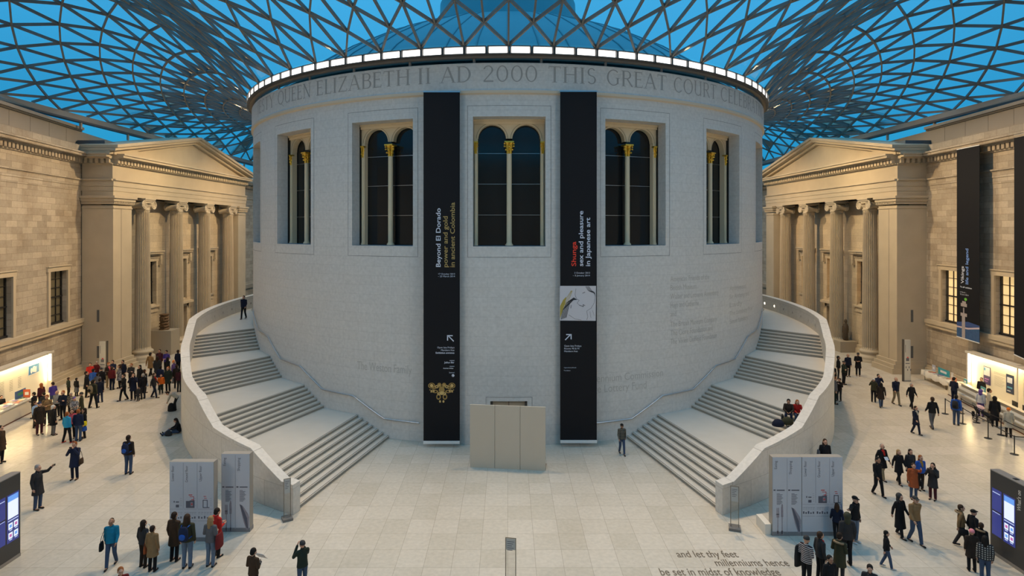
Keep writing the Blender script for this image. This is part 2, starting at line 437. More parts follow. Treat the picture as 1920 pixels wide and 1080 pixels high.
for k, (s, x1) in enumerate((('Anonymous', 1398), ('Sir Anthony and', 1404), ('Lady', 1392), ('The Sainsbury Trust', 1411), ('Simon Sainsbury', 1402))):
    donor(s, 1368, x1, zdrum(1368, 545+k*15.6), .42)
m.build('carved_names', M_engrave2, parent=wall_drum)

# windows of the drum : a cream arcade with gilded capitals set behind each opening
def make_drum_window(k, w):
    root = empty('window_%d' % k, (0,0,0), kind='structure')
    c = drum(w, 0, 1) - Vector((DX, DY, 0)); out = Vector((sin(w), -cos(w), 0)); side = Vector((cos(w), sin(w), 0))
    base = Vector((DX, DY, 0))
    hw = 2.03
    rs = RD-.85                           # face of the screen
    def L(x, d, z): return base+out*(20.55+d)+side*x+Vector((0,0,z))
    m = MB()
    # arcade plate with two round-headed openings
    ow, cx_ = .80, .98; zs = 15.85        # half width of light, centre, springing... (crown at 17.75)
    ztop = Z_HEAD+.05; zspr = 17.2
    def plate(x0, x1, cx):                # panel above springing around one arch
        N_ = 16; arc = [(cx-ow*cos(pi*i/N_), zspr+ow*sin(pi*i/N_)) for i in range(N_+1)]
        for i in range(N_):
            (xa, za), (xb, zb_) = arc[i], arc[i+1]
            m.add([L(xa, 0, za), L(xb, 0, zb_), L(xb, 0, ztop), L(xa, 0, ztop)], [(0,1,2,3)])
            m.add([L(xa, 0, za), L(xb, 0, zb_), L(xb, -.35, zb_), L(xa, -.35, za)], [(0,1,2,3)])
            # moulded archivolt
            k1, k2 = 1.10, 1.14
            p = lambda q, kk: (cx+(q[0]-cx)*kk, zspr+(q[1]-zspr)*kk)
            a1, b1, a2, b2 = p((xa, za), k1), p((xb, zb_), k1), p((xa, za), k2), p((xb, zb_), k2)
            m.add([L(a1[0], .03, a1[1]), L(b1[0], .03, b1[1]), L(b2[0], .03, b2[1]), L(a2[0], .03, a2[1])], [(0,1,2,3)], 1)
        m.quad(L(x0, 0, zspr), L(cx-ow, 0, zspr), L(cx-ow, 0, ztop), L(x0, 0, ztop))
        m.quad(L(cx+ow, 0, zspr), L(x1, 0, zspr), L(x1, 0, ztop), L(cx+ow, 0, ztop))
    plate(-hw, 0, -cx_); plate(0, hw, cx_)
    # jambs below the springing
    for s_ in (-1, 1):
        m.quad(L(s_*hw, 0, Z_SILL), L(s_*(cx_+ow+.02), 0, Z_SILL), L(s_*(cx_+ow+.02), 0, zspr), L(s_*hw, 0, zspr))
        m.quad(L(s_*(cx_+ow+.02), 0, Z_SILL), L(s_*(cx_+ow+.02), -.35, Z_SILL), L(s_*(cx_+ow+.02), -.35, zspr), L(s_*(cx_+ow+.02), 0, zspr))
    m.quad(L(-hw, -.01, Z_SILL+.02), L(hw, -.01, Z_SILL+.02), L(hw, .9, Z_SILL+.01), L(-hw, .9, Z_SILL+.01), 2)
    # cornice over the arches
    vs = [(-hw, 0), (hw, 0)]
    for d, z0, z1 in ((.10, 18.02, 18.16), (.18, 18.16, 18.30)):
        A = L(-hw, 0, z0); 
        m.add([L(-hw, 0, z0), L(hw, 0, z0), L(hw, d, z0), L(-hw, d, z0), L(-hw, 0, z1), L(hw, 0, z1), L(hw, d, z1), L(-hw, d, z1)],
              [(0,3,2,1),(4,5,6,7),(0,1,5,4),(1,2,6,5),(2,3,7,6),(3,0,4,7)])
    m.build('arcade', [M_cream, mat('archivolt_line', (.38, .30, .18), .7), mat('sill_lead', (.20, .26, .32), .5)], parent=root)
    # black strip on the reveal at each side, next to the screen
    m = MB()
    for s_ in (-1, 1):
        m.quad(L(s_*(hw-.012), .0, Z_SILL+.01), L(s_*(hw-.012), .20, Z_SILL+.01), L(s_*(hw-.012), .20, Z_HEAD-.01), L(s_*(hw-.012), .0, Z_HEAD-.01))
    m.build('reveal_strip', M_black, parent=root)
    # glass and its thin transoms
    m = MB(); m.quad(L(-hw, -.4, Z_SILL), L(hw, -.4, Z_SILL), L(hw, -.4, ztop), L(-hw, -.4, ztop))
    m.build('glass', M_darkglass, parent=root)
    m = MB()
    for z in (12.83, 14.62, 16.39): m.bar(L(-hw, -.37, z), L(hw, -.37, z), .02, .022)
    m.build('transoms', M_chrome, parent=root)
    for xx, rr in ((-1.93, .08), (0, .15), (1.93, .08)):
        m = MB(); c0 = L(xx, .0, 0)
        m.lathe([(rr*1.5, Z_SILL+.02), (rr*1.5, Z_SILL+.08), (rr*1.15, Z_SILL+.13), (rr, Z_SILL+.2), (rr*.95, 16.33)], c0, 16)
        colm = m.build('column', M_cream, parent=root)
        m = MB()
        m.lathe([(rr*.95, 16.33), (rr*1.15, 16.38), (rr*.95, 16.42), (rr*1.3, 16.57), (rr*1.05, 16.61), (rr*1.6, 16.79), (rr*1.25, 16.82), (rr*1.75, 16.95)], c0, 16, fl=.26, nfl=1, smooth=False)
        m.box((-rr*1.8, -rr*1.8, 16.95), (rr*1.8, rr*1.8, 17.03), M=Matrix.Translation(c0) @ Matrix.Rotation(w, 4, 'Z'))
        for sgn in (-1, 1):
            for lvl, zz in ((.95, 16.55), (1.35, 16.75)):
                m.ball(c0+side*sgn*rr*1.3*lvl+out*rr*.8+Vector((0,0,zz)), rr*.38, nu=8, nv=5)
            m.ball(c0+side*sgn*rr*1.75+out*rr*.9+Vector((0,0,16.89)), rr*.4, nu=8, nv=5)
        m.ball(c0+out*rr*1.45+Vector((0,0,16.71)), rr*.45, nu=8, nv=5)
        m.build('gilded_capital', M_gold, parent=colm)
    return root
for k, w in enumerate(wins): make_drum_window(k+1, w)

# ring beam, posts and glass strip under the luminaires
n = 180
def ring(mb, prof, mi=0):
    R = [[drum(2*pi*i/n, z, r) for i in range(n)] for r, z in prof]
    mb.rings(R, mi, close=True, caps=False)
m = MB(); ring(m, [(21.85, 21.55), (21.85, 21.28+.22), (21.3, 21.5), (21.3, 21.85), (21.85, 21.85)])
m.build('trim_1', mat('ring_beam_dark', (.13, .115, .10), .6), kind='structure')
m = MB()
for i in range(36):
    p = drum(2*pi*(i+.5)/36, 0, 21.5); m.tube([p+Vector((0,0,TOP-.02)), p+Vector((0,0,21.55))], .08, 8)
m.build('trim_2', mat('roof_post', (.2, .19, .18), .6), kind='structure')
# ------------------------------------------------------------------ luminaires on the ring
M_lens = mat('floodlight_lens', (.9, .9, .9), .3, emit=(1.0, .95, .88), es=2.6)
NL = 112
def make_luminaire():
    root = empty('floodlight', (0,0,0))
    m = MB(); m.box((-.56, -.02, 0), (.56, .22, .05)); m.box((-.56, .16, .05), (.56, .22, .42)); m.box((-.58, -.06, .40), (.58, .22, .45))
    m.box((-.60, -.04, 0), (-.56, .22, .42)); m.box((.56, -.04, 0), (.60, .22, .42))
    m.build('housing', mat('floodlight_housing', (.10, .10, .10), .5), parent=root)
    m = MB(); m.box((-.50, .02, .06), (.50, .10, .39)); m.build('lens', M_lens, parent=root)
    return root
proto = None; first = True
for i in range(NL):
    psi = (i+.5)/NL*2*pi + .004
    if psi > pi: psi -= 2*pi
    if abs(psi) > 1.32: continue
    o = make_luminaire() if proto is None else copy_tree(proto)
    if proto is None: proto = o
    o.location = drum(psi, 21.62, 22.02); o.rotation_euler = (0, 0, psi)
    tag(o, 'bright rectangular floodlight in the row around the top of the round building', 'floodlight', 'floodlights around the drum rim')

# ------------------------------------------------------------------ glass roof
NR, ROWS = 56, 18
RX0, RX1, RY0, RY1 = -35.4, 35.4, 8.0, 96.0
def rim(th):
    w, d = RX1-RX0, RY1-RY0; P = 2*(w+d); s = (th/(2*pi)*P) % P
    if s < w/2: return Vector((s, RY0, 0))
    s -= w/2
    if s < d: return Vector((RX1, RY0+s, 0))
    s -= d
    if s < w: return Vector((RX1-s, RY1, 0))
    s -= w
    if s < d: return Vector((RX0, RY1-s, 0))
    return Vector((RX0+s-d, RY0, 0))
def node(i, j):
    th = 2*pi*(i+(.5 if j % 2 else 0))/NR + .002
    t = j/ROWS; s = .86*t+.14*t*t
    a = drum(th, 0, 21.95); b = rim(th)
    L = (b-a).length; H = min(5.35*(L/24.1)**2.4, 5.0)*1.03
    p = a*(1-s)+b*s; p.z = 22.12*(1-s)+21.45*s + H*sin(pi*s)**.92
    return p
m = MB(); g = MB(); UPV = Vector((0,0,1))
def member(a, b, w=.10, h=.18): m.bar(a, b, w, h)
for j in range(ROWS):
    for i in range(NR):
        a = node(i, j)
        if j % 2 == 0: l, r = node(i-1, j+1), node(i, j+1)
        else: l, r = node(i, j+1), node(i+1, j+1)
        member(a, l); member(a, r)
        if j+2 <= ROWS:
            c = node(i, j+2); member(a, c)
            o1 = Vector((0,0,.10))
            g.add([a+o1, r+o1, c+o1], [(0,1,2)]); g.add([a+o1, c+o1, l+o1], [(0,1,2)])
for i in range(NR):       # closing triangles along both rims
    a, b = node(i, 0), node(i+1, 0); c = node(i, 1); o1 = Vector((0,0,.1))
    g.add([a+o1, b+o1, c+o1], [(0,1,2)])
    a = node(i, ROWS-1)
    th = 2*pi*(i+.5)/NR+.002; e = rim(th); e.z = 21.45; member(a, e)
    l, r = node(i, ROWS), node(i+1, ROWS)
    g.add([a+o1, l+o1, e+o1], [(0,1,2)]); g.add([a+o1, e+o1, r+o1], [(0,1,2)])
mg = bpy.data.materials.new('roof_glass'); mg.use_nodes = True; t_ = mg.node_tree; t_.nodes.clear()
out = t_.nodes.new('ShaderNodeOutputMaterial'); ms = t_.nodes.new('ShaderNodeMixShader')
tr = t_.nodes.new('ShaderNodeBsdfTransparent'); gl = t_.nodes.new('ShaderNodeBsdfGlossy')
tr.inputs[0].default_value = (.80, .90, .95, 1); gl.inputs['Roughness'].default_value = .05; gl.inputs['Color'].default_value = (.8,.85,.9,1)
fr = t_.nodes.new('ShaderNodeFresnel'); fr.inputs[0].default_value = 1.06
t_.links.new(fr.outputs[0], ms.inputs[0]); t_.links.new(tr.outputs[0], ms.inputs[1]); t_.links.new(gl.outputs[0], ms.inputs[2]); t_.links.new(ms.outputs[0], out.inputs[0])
ceiling = g.build('ceiling', mg, kind='structure')
m.build('roof_lattice', M_steel, parent=ceiling)
# rim beam round the court, with the posts that carry it
m = MB()
x0, x1, y0, y1 = RX0, RX1, RY0, RY1
for s_ in (-1, 1):
    x = RX1 if s_ > 0 else RX0
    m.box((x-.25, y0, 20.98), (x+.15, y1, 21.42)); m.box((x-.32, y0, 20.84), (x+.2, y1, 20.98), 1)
    for y in range(12, 96, 6): m.box((x-.08, y+.3, 20.3), (x+.08, y+.46, 20.85))
for y in (y0, y1): m.box((x0, y-.2, 20.9), (x1, y+.2, 21.42))
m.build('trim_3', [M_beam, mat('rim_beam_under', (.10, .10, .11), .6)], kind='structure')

# dome of the reading room seen above through the glass
m = MB()
prof = [(20.3, 22.0), (18.4, 23.7), (16.0, 25.4), (13.2, 27.0), (10.4, 28.3), (7.6, 29.3), (6.3, 29.6), (6.2, 32.4), (5.3, 34.0), (3.2, 35.2), (.05, 35.7)]
m.lathe(prof, (DX, DY, 0), 96)
md = noisy('copper_dome', (.10, .27, .31), (.13, .31, .35), .5, .4)
dome = m.build('dome', md, label='round copper covered dome seen through the glass roof above the drum', cat='dome')
m = MB()
for i in range(64):
    a = 2*pi*i/64
    m.tube([(DX+(r+.03)*cos(a), DY+(r+.03)*sin(a), z) for r, z in prof[:7]], .05, 5)
m.build('standing_seams', mat('dome_seam', (.08, .21, .25), .5), parent=dome)

# ------------------------------------------------------------------ windows of the old facades
M_pane_dim = mat('pane_dim', (.10, .085, .055), .25, emit=(.55, .38, .16), es=.05)
M_pane_lit = mat('pane_lit_blind', (.6, .5, .35), .5, emit=(1.0, .66, .27), es=.62)
M_pane_hot = mat('pane_lit_edge', (.6, .45, .25), .5, emit=(1.0, .42, .07), es=.75)
WN = [20]
def sash(parent_name, M, u0, u1, z0, z1, lit, nx=3, nz=6):
    """black sash window with its glazing bars; M maps (u, d, z), d towards the court"""
    WN[0] += 1
    root = empty('window_%d' % WN[0], (0,0,0), kind='structure')
    d = -.42; m = MB(); fw = .10
    m.box((u0, d, z0), (u0+fw, d+.12, z1), M=M); m.box((u1-fw, d, z0), (u1, d+.12, z1), M=M)
    m.box((u0, d, z0), (u1, d+.2, z0+.16), M=M); m.box((u0, d, z1-fw), (u1, d+.12, z1), M=M)
    zm = (z0+z1)/2; m.box((u0, d, zm-.05), (u1, d+.15, zm+.05), M=M)
    for i in range(1, nx): 
        u = u0+(u1-u0)*i/nx; m.box((u-.022, d+.02, z0), (u+.022, d+.09, z1), M=M)
    for i in range(1, nz):
        z = z0+(z1-z0)*i/nz
        if abs(z-zm) > .1: m.box((u0, d+.02, z-.022), (u1, d+.09, z+.022), M=M)
    m.build('sash_frame', M_black, parent=root)
    m = MB(); e = (u1-u0)*.16
    m.box((u0, d-.03, z0), (u1, d, z1), 0, M)
    if lit: m.box((u1-e-.1, d-.02, z0+.2), (u1-.1, d+.005, z1-.1), 1, M); 
    m.build('pane', [M_pane_lit if lit else M_pane_dim, M_pane_hot], parent=root)
    return root
def architrave(m, M, u0, u1, z0, z1, w=.28, p=.12, mi=0, sill=True):
    m.box((u0-w, 0, z0-.05), (u0, p, z1+w), mi, M); m.box((u1, 0, z0-.05), (u1+w, p, z1+w), mi, M)
    m.box((u0-w, 0, z1), (u1+w, p+.01, z1+w), mi, M); m.box((u0-w-.1, 0, z1+w-.35), (u1+w+.1, p+.005, z1+w), mi, M)
    m.box((u0-w-.1, 0, z1+w), (u1+w+.1, p+.08, z1+w+.07), mi, M)
def cornice(m, M, u0, u1, depth=0.0, dent=True, top=True):
    """entablature mouldings along u; depth pushes everything forward"""
    D = depth
    m.box((u0, D-.3, 16.00), (u1, D+.10, 16.08), M=M); m.box((u0, D-.3, 16.08), (u1, D+.20, 16.20), M=M)
    for z in (15.2, 15.6): m.box((u0, D-.3, z), (u1, D+.03+(z-15.2)*.1, 16.0 if z > 15.5 else 15.6), M=M)
    m.box((u0, D-.3, 17.40), (u1, D+.12, 17.50), M=M)
    if dent:
        k = int((u1-u0)/.42)
        for i in range(k):
            u = u0+(u1-u0)*(i+.5)/k; m.box((u-.13, D-.1, 17.50), (u+.13, D+.36, 17.86), M=M)
    m.box((u0, D-.3, 17.86), (u1, D+.48, 17.96), M=M); m.box((u0, D-.3, 17.96), (u1, D+.85, 18.16), M=M); m.box((u0, D-.3, 18.16), (u1, D+.95, 18.28), M=M)
    if top: m.box((u0, D-.6, 18.28), (u1, D+.35, 18.92), M=M)

def cells(m, M, ucuts, zcuts, holes, d=0.0, rev=.5, mi=0):
    us = sorted(set(ucuts) | {h[0] for h in holes} | {h[1] for h in holes})
    zs = sorted(set(zcuts) | {h[2] for h in holes} | {h[3] for h in holes})
    for i in range(len(us)-1):
        for j in range(len(zs)-1):
            u, z = (us[i]+us[i+1])/2, (zs[j]+zs[j+1])/2
            if any(h[0] < u < h[1] and h[2] < z < h[3] for h in holes): continue
            m.add([M @ Vector(p) for p in ((us[i], d, zs[j]), (us[i+1], d, zs[j]), (us[i+1], d, zs[j+1]), (us[i], d, zs[j+1]))], [(0,1,2,3)], mi)
    for a, b, c, e in holes:
        q = lambda *p: M @ Vector(p)
        for u in (a, b): m.quad(q(u, d, c), q(u, d, e), q(u, d-rev, e), q(u, d-rev, c), mi)
        for z in (c, e): m.quad(q(a, d, z), q(b, d, z), q(b, d-rev, z), q(a, d-rev, z), mi)

def side_wall(s):
    nm = 'left' if s < 0 else 'right'
    if s < 0: cx_, cz_, sp = -35.5, 48.6, .198
    else: cx_, cz_, sp = 34.8, 48.3, -.09
    # local u runs from the corner towards the camera, d towards the court
    du = Vector((sp, -1, 0)).normalized(); dd = Vector((-du.y, du.x, 0)) if s < 0 else Vector((du.y, -du.x, 0))
    if dd.x*s > 0: dd = -dd
    M = Matrix(((du.x, dd.x, 0, cx_), (du.y, dd.y, 0, cz_), (0, 0, 1, 0), (0, 0, 0, 1)))
    k = sqrt(1+sp*sp)
    U = lambda z: (cz_-z)*k
    if s < 0: op = [(U(46.35), U(44.0)), (U(39.65), U(37.3)), (U(32.9), U(30.5)), (U(26.0), U(23.6))]
    else: op = [(U(46.5), U(44.2)), (U(40.8), U(38.5)), (U(35.0), U(32.7)), (U(29.2), U(26.9))]
    holes = [(a, b, 4.65, 8.85) for a, b in op]
    m = MB(); cells(m, M, [-.9, 44], [0, 19], holes)
    for a, b in op: architrave(m, M, a, b, 4.65, 8.85, mi=1)
    # string course below the windows, plinth
    m.box((0, -.1, 4.05), (44, .22, 4.30), 1, M); m.box((0, -.1, 4.30), (44, .30, 4.62), 1, M); m.box((0, -.1, 3.95), (44, .1, 4.05), 1, M)
    m.box((0, -.1, 0), (44, .42, .35), 1, M); m.box((0, -.1, .35), (44, .26, .62), 1, M); m.box((0, -.1, .62), (44, .12, .80), 1, M)
    w = m.build('wall_'+nm, [M_old_x, M_portico], kind='structure')
    m = MB(); cornice(m, M, 0, 44); m.build('cornice', M_old_x, parent=w)
    for a, b in op: sash('w', M, a, b, 4.65, 8.85, s > 0)
    # modern attic of stone panels set back above the cornice
    m = MB(); m.box((-1.2, -.9, 18.5), (44, -.55, 20.45), M=M); m.box((-1.0, -1.0, 20.40), (44, -.25, 20.62), M=M); m.box((-1.0, -.6, 20.28), (44, -.4, 20.4), 1, M)
    m.box((-27, -.9, 18.5), (-1.2, -.6, 20.3), M=M)
    for i in range(16): m.box((i*2.4+1.2, -.56, 18.9), (i*2.4+1.215, -.54, 20.3), 1, M)
    m.build('attic', [M_panelwall, mat('attic_gap', (.16, .14, .11), .8)], parent=w)
    # glazed strip between attic and roof rim
    m = MB(); m.box((-1.2, -.72, 20.6), (44, -.70, 21.0), M=M); m.build('clerestory_glass', mg, parent=w)
    # roof access box on the portico shoulder
    m = MB()
    return M, U, w
WL = side_wall(-1); WR = side_wall(1)

# ------------------------------------------------------------------ porticos
def portico(s):
    XP, XB, XC = (32.8, 34.4, 33.25) if s < 0 else (32.35, 34.2, 33.0)
    Y0, Y1 = 48.5, 73.0
    # local: u = depth y, d = towards the court from the front plane XP
    M = Matrix(((0, -s, 0, s*XP), (1, 0, 0, 0), (0, 0, 1, 0), (0, 0, 0, 1)))
    root = empty('portico', (0,0,0), label='%s temple-front portico of pale stone with four fluted columns under a pediment' % ('left-hand' if s < 0 else 'right-hand'), cat='portico')
    zA = 14.8
    def pier(u0, u1):                             # near and far piers
        m = MB()
        m.box((u0, -2.6, 0), (u1, 0, 14.0), M=M)
        m.box((u0-.18, -2.6, 0), (u1+.18, .5, .45), M=M); m.box((u0-.12, -2.6, .45), (u1+.12, .34, .75), M=M); m.box((u0-.06, -2.6, .75), (u1+.06, .16, 1.05), M=M)
        m.box((u0-.04, -2.6, 13.75), (u1+.04, .05, 13.85), M=M)
        m.box((u0-.10, -2.6, 14.1), (u1+.12, .12, 14.35), M=M); m.box((u0-.2, -2.6, 14.35), (u1+.2, .22, 14.6), M=M); m.box((u0-.3, -2.6, 14.6), (u1+.3, .32, zA), M=M)
        for i in range(int((u1-u0)/.18)+2): m.box((u0-.08+i*.18, .0, 14.15), (u0-.08+i*.18+.09, .17, 14.33), M=M)
        m.build('pier', M_portico, parent=root)
    pier(Y0, Y0+2.4); pier(Y1-2.0, Y1)
    m = MB()                                      # the dark vertical joints of the near pier
    m.box((Y0+1.0, -.1, 1.05), (Y0+1.03, .006, 13.7), M=M)
    for a, b in ((3.9, 4.8), (.9, 1.8)) : m.box((Y0-.012, -1.35, a+.4), (Y0+.1, -1.15, b+.5), M=M)
    m.build('pier_slots', M_joint, parent=root)
    m = MB()                                      # side return towards the main wall
    m.box((Y0+.25, -3.4, 0), (Y0+.8, -1.2, 18.9), M=M)
    m.box((Y0+.1, -3.4, 0), (Y0+.8, -1.2, .8), M=M)
    m.build('side_return', M_old_y, parent=root)
    # entablature
    m = MB(); m.box((Y0, -2.6, zA), (Y1, -.05, 18.2), M=M)
    for z0, z1, p in ((zA, 15.2, .02), (15.2, 15.6, .05), (15.6, 16.0, .09)): m.box((Y0-p, -2.0, z0), (Y1+p, p, z1), M=M)
    cornice(m, M, Y0, Y1, 0.0, top=False)
    ME = Matrix(((s, 0, 0, s*XP), (0, -1, 0, Y0), (0, 0, 1, 0), (0, 0, 0, 1)))     # near end face
    cornice(m, ME, 0, 3.2, 0.0, top=True)
    m.build('entablature', M_portico, parent=root)
    # pediment
    m = MB(); ym = (Y0+Y1)/2; za, zt = 18.28, 20.9
    e0, e1 = Y0-.7, Y1+.7
    def tri(y0, z0, y1, z1, y2, z2, d0, d1, mi=0):
        A = [(y0, z0), (y1, z1), (y2, z2)]
        m.prism(A, lambda u, z: M @ Vector((u, d0, z)), lambda u, z: M @ Vector((u, d1, z)), mi)
    tri(e0, za, e1, za, ym, zt, -2.4, -.1)
    for sg in (-1, 1):
        ye = e0 if sg < 0 else e1
        for (lo, hi, p) in ((-.10, .18, .25), (.18, .42, .72), (.42, .66, .92)):
            P = [(ye-sg*-.1, za+lo-.02), (ym, zt+lo), (ym, zt+hi), (ye+sg*.1, za+hi)]
            m.prism(P, lambda u, z: M @ Vector((u, -2.4, z)), lambda u, z, p=p: M @ Vector((u, p, z)))
    m.box((Y0-.3, -2.2, 18.2), (Y0+2.8, .3, 18.92), M=M)
    m.build('pediment', M_portico, parent=root)
    m = MB()
    m.box((Y0+.3, -3.2, 18.9), (Y0+2.2, -.9, 19.45), M=M)
    m.build('roof_hatch', mat('roof_lead', (.10, .13, .16), .5), parent=root)
    # back wall with windows and central door
    MBk = Matrix(((0, -s, 0, s*XB), (1, 0, 0, 0), (0, 0, 1, 0), (0, 0, 0, 1)))
    bays = [55.9, 61.25, 66.6]
    holes = [(b-1.05, b+1.05, 4.75, 9.0) for b in bays]; holes.append((60.2, 62.3, 0.0, 3.85))
    m = MB(); cells(m, MBk, [Y0+2, Y1-1.5], [0, 15], holes)
    for b in bays:
        architrave(m, MBk, b-1.05, b+1.05, 4.75, 9.0, w=.25)
        m.box((b-1.5, 0, 9.45), (b+1.5, .25, 9.62), M=MBk); m.box((b-1.75, 0, 9.62), (b+1.75, .42, 9.80), M=MBk); m.box((b-1.85, 0, 9.80), (b+1.85, .5, 9.92), M=MBk)
        for e in (b-1.6, b+1.6): m.box((e-.12, 0, 8.6), (e+.12, .3, 9.45), M=MBk); m.box((e-.14, 0, 8.5), (e+.14, .2, 8.7), M=MBk)
        m.box((b-1.6, 0, 4.45), (b+1.6, .22, 4.62), M=MBk); m.box((b-1.4, 0, 3.95), (b+1.4, .08, 4.45), M=MBk)
    m.box((59.9, 0, 0), (60.2, .15, 4.1), M=MBk); m.box((62.3, 0, 0), (62.6, .15, 4.1), M=MBk); m.box((59.9, 0, 3.85), (62.6, .15, 4.15), M=MBk)
    m.box((59.5, 0, 4.2), (63.0, .5, 4.45), M=MBk)
    m.box((Y0+2, 0, 0), (60, .35, .5), M=MBk); m.box((62.6, 0, 0), (Y1-1, .35, .5), M=MBk); m.box((Y0+2, 0, .5), (60, .22, .8), M=MBk)
    m.build('back_wall', masonry('portico_back_stone', 'x', 1.3, .6, (.62, .52, .375), (.52, .43, .31), (.36, .29, .21), .008, .8, .5, .4, (.75, .66, .55)), parent=root)
    for b in bays: sash('p', MBk, b-1.05, b+1.05, 4.75, 9.0, s > 0)
    m = MB(); m.box((60.2, -.5, 0), (62.3, -.4, 3.85), M=MBk); m.box((61.22, -.42, 0), (61.28, -.36, 3.85), M=MBk)
    for a in (60.35, 61.4):
        for z in (.3, 1.5, 2.7): m.box((a, -.42, z), (a+.75, -.37, z+1.0), M=MBk)
    m.build('door_%d' % (2 if s < 0 else 3), noisy('oak_door', (.12, .05, .02), (.08, .03, .012), .5, 3), kind='structure')
    # columns
    for k in range(4):
        y = 53.15+5.4*k; c = (s*XC, y, 0)
        co = empty('column', (0,0,0)); co.parent = root
        m = MB()
        m.lathe([(1.02, 0), (1.02, .22), (.98, .25), (1.0, .34), (.98, .5), (.90, .56), (.80, .62), (.76, .74), (.82, .80), (.88, .9), (.82, 1.02), (.70, 1.06), (.66, 1.15)], c, 40)
        m.build('base', M_column, parent=co)
        m = MB(); R = []; nf = 24
        for z, r in ((1.12, .68), (1.3, .64), (5, .635), (9, .60), (13.4, .545), (13.75, .57)):
            ring_ = []
            for q in range(nf*4):
                a = 2*pi*q/(nf*4); dp = (0, .075, .10, .075)[q % 4]
                if z < 1.2 or z > 13.7: dp = 0
                ring_.append((c[0]+(r-dp)*cos(a), c[1]+(r-dp)*sin(a), z))
            R.append(ring_)
        m.rings(R, smooth=False); m.build('shaft', M_column, parent=co)
        m = MB()
        m.lathe([(.57, 13.72), (.62, 13.78), (.57, 13.84), (.57, 14.0), (.70, 14.15), (.72, 14.25)], c, 32)
        for fx in (-1, 1):                        # volutes to front and back
            for fy in (-1, 1):
                vc = Vector((c[0]+fx*.52, c[1]+fy*.66, 14.18))
                pts = []
                for q in range(40):
                    a = pi/2 - fy*q*2*pi*2.3/40; r = .40*(1-q/46)
                    pts.append(vc+Vector((fx*.08, -fy*0+cos(a)*r*1.0, sin(a)*r)))
                m.tube(pts, [.07*(1-q/60) for q in range(40)], 6)
                M2 = Matrix.Translation(vc) @ Matrix.Rotation(pi/2, 4, 'Y')
                R = [[M2 @ Vector((rr*cos(2*pi*q/16), rr*sin(2*pi*q/16), zz)) for q in range(16)] for rr, zz in ((.36, -.10), (.38, 0), (.34, .08))]
                m.rings(R)
            m.box((c[0]+fx*.44-.06, c[1]-.66, 14.36), (c[0]+fx*.62+.0, c[1]+.66, 14.54))
        for fy in (-1, 1): m.tube([(c[0]-.5, c[1]+fy*.66, 14.18), (c[0], c[1]+fy*.6, 14.2), (c[0]+.5, c[1]+fy*.66, 14.18)], [.33, .24, .33], 14)
        m.box((c[0]-.68, c[1]-.72, 14.54), (c[0]+.68, c[1]+.72, 14.68)); m.box((c[0]-.74, c[1]-.78, 14.68), (c[0]+.74, c[1]+.78, 14.80))
        m.build('capital', M_column, parent=co)
    return root
for s in (-1, 1): portico(s)

# walls beyond the porticos and the far and near ends of the court
for s in (-1, 1):
    M = Matrix(((0, -s, 0, s*35.3), (1, 0, 0, 0), (0, 0, 1, 0), (0, 0, 0, 1)))
    m = MB(); h = [(75.2, 77.4, 4.65, 8.85), (81.5, 83.7, 4.65, 8.85)]
    cells(m, M, [72, 96], [0, 19], h)
    for a in h: architrave(m, M, a[0], a[1], 4.65, 8.85)
    m.box((72, -.1, 4.05), (96, .25, 4.6), M=M); cornice(m, M, 73, 96)
    w = m.build('wall_far_'+('left' if s < 0 else 'right'), M_old_x, kind='structure')
    for a in h: sash('f', M, a[0], a[1], 4.65, 8.85, s > 0)
m = MB(); m.box((-36, 96, 0), (36, 96.5, 20.6)); m.build('wall_far', M_old_y, kind='structure')
# south side: the portico wall the camera stands in front of
m = MB(); m.box((-29, -3.5, 0), (29, -3.0, 20.6)); m.build('wall_near', M_old_y, kind='structure')

# ------------------------------------------------------------------ the two curved stairs
EA, EB = 24.45, 31.75
def ell(az, off=0.0):
    """outer wall of the stair in plan; az measured at the drum centre from the south"""
    a, b = EA-off, EB-off; r = 1/sqrt((sin(az)/a)**2+(cos(az)/b)**2)
    return r
def P(az, r, z, s): return Vector((DX+s*r*sin(az), DY-r*cos(az), z))
flights = [(.323, .300, .4202, .372, 0.0, 1.13), (.5456, .506, .6309, .576, 1.13, 2.27), (.7579, .727, .8432, .785, 2.27, 3.42), (.9605, .945, 1.0674, 1.016, 3.42, 4.62)]
topaz = [(.296, 1.28), (.318, 1.30), (.385, 2.30), (.50, 2.46), (.585, 3.45), (.715, 3.62), (.80, 4.62), (.94, 4.85), (1.03, 5.72), (1.2, 5.78), (3.2, 5.78)]
def top_at(az):
    for (a, za), (b, zb_) in zip(topaz, topaz[1:]):
        if az <= b: return za+(zb_-za)*(az-a)/(b-a)
    return topaz[-1][1]
WT = .46
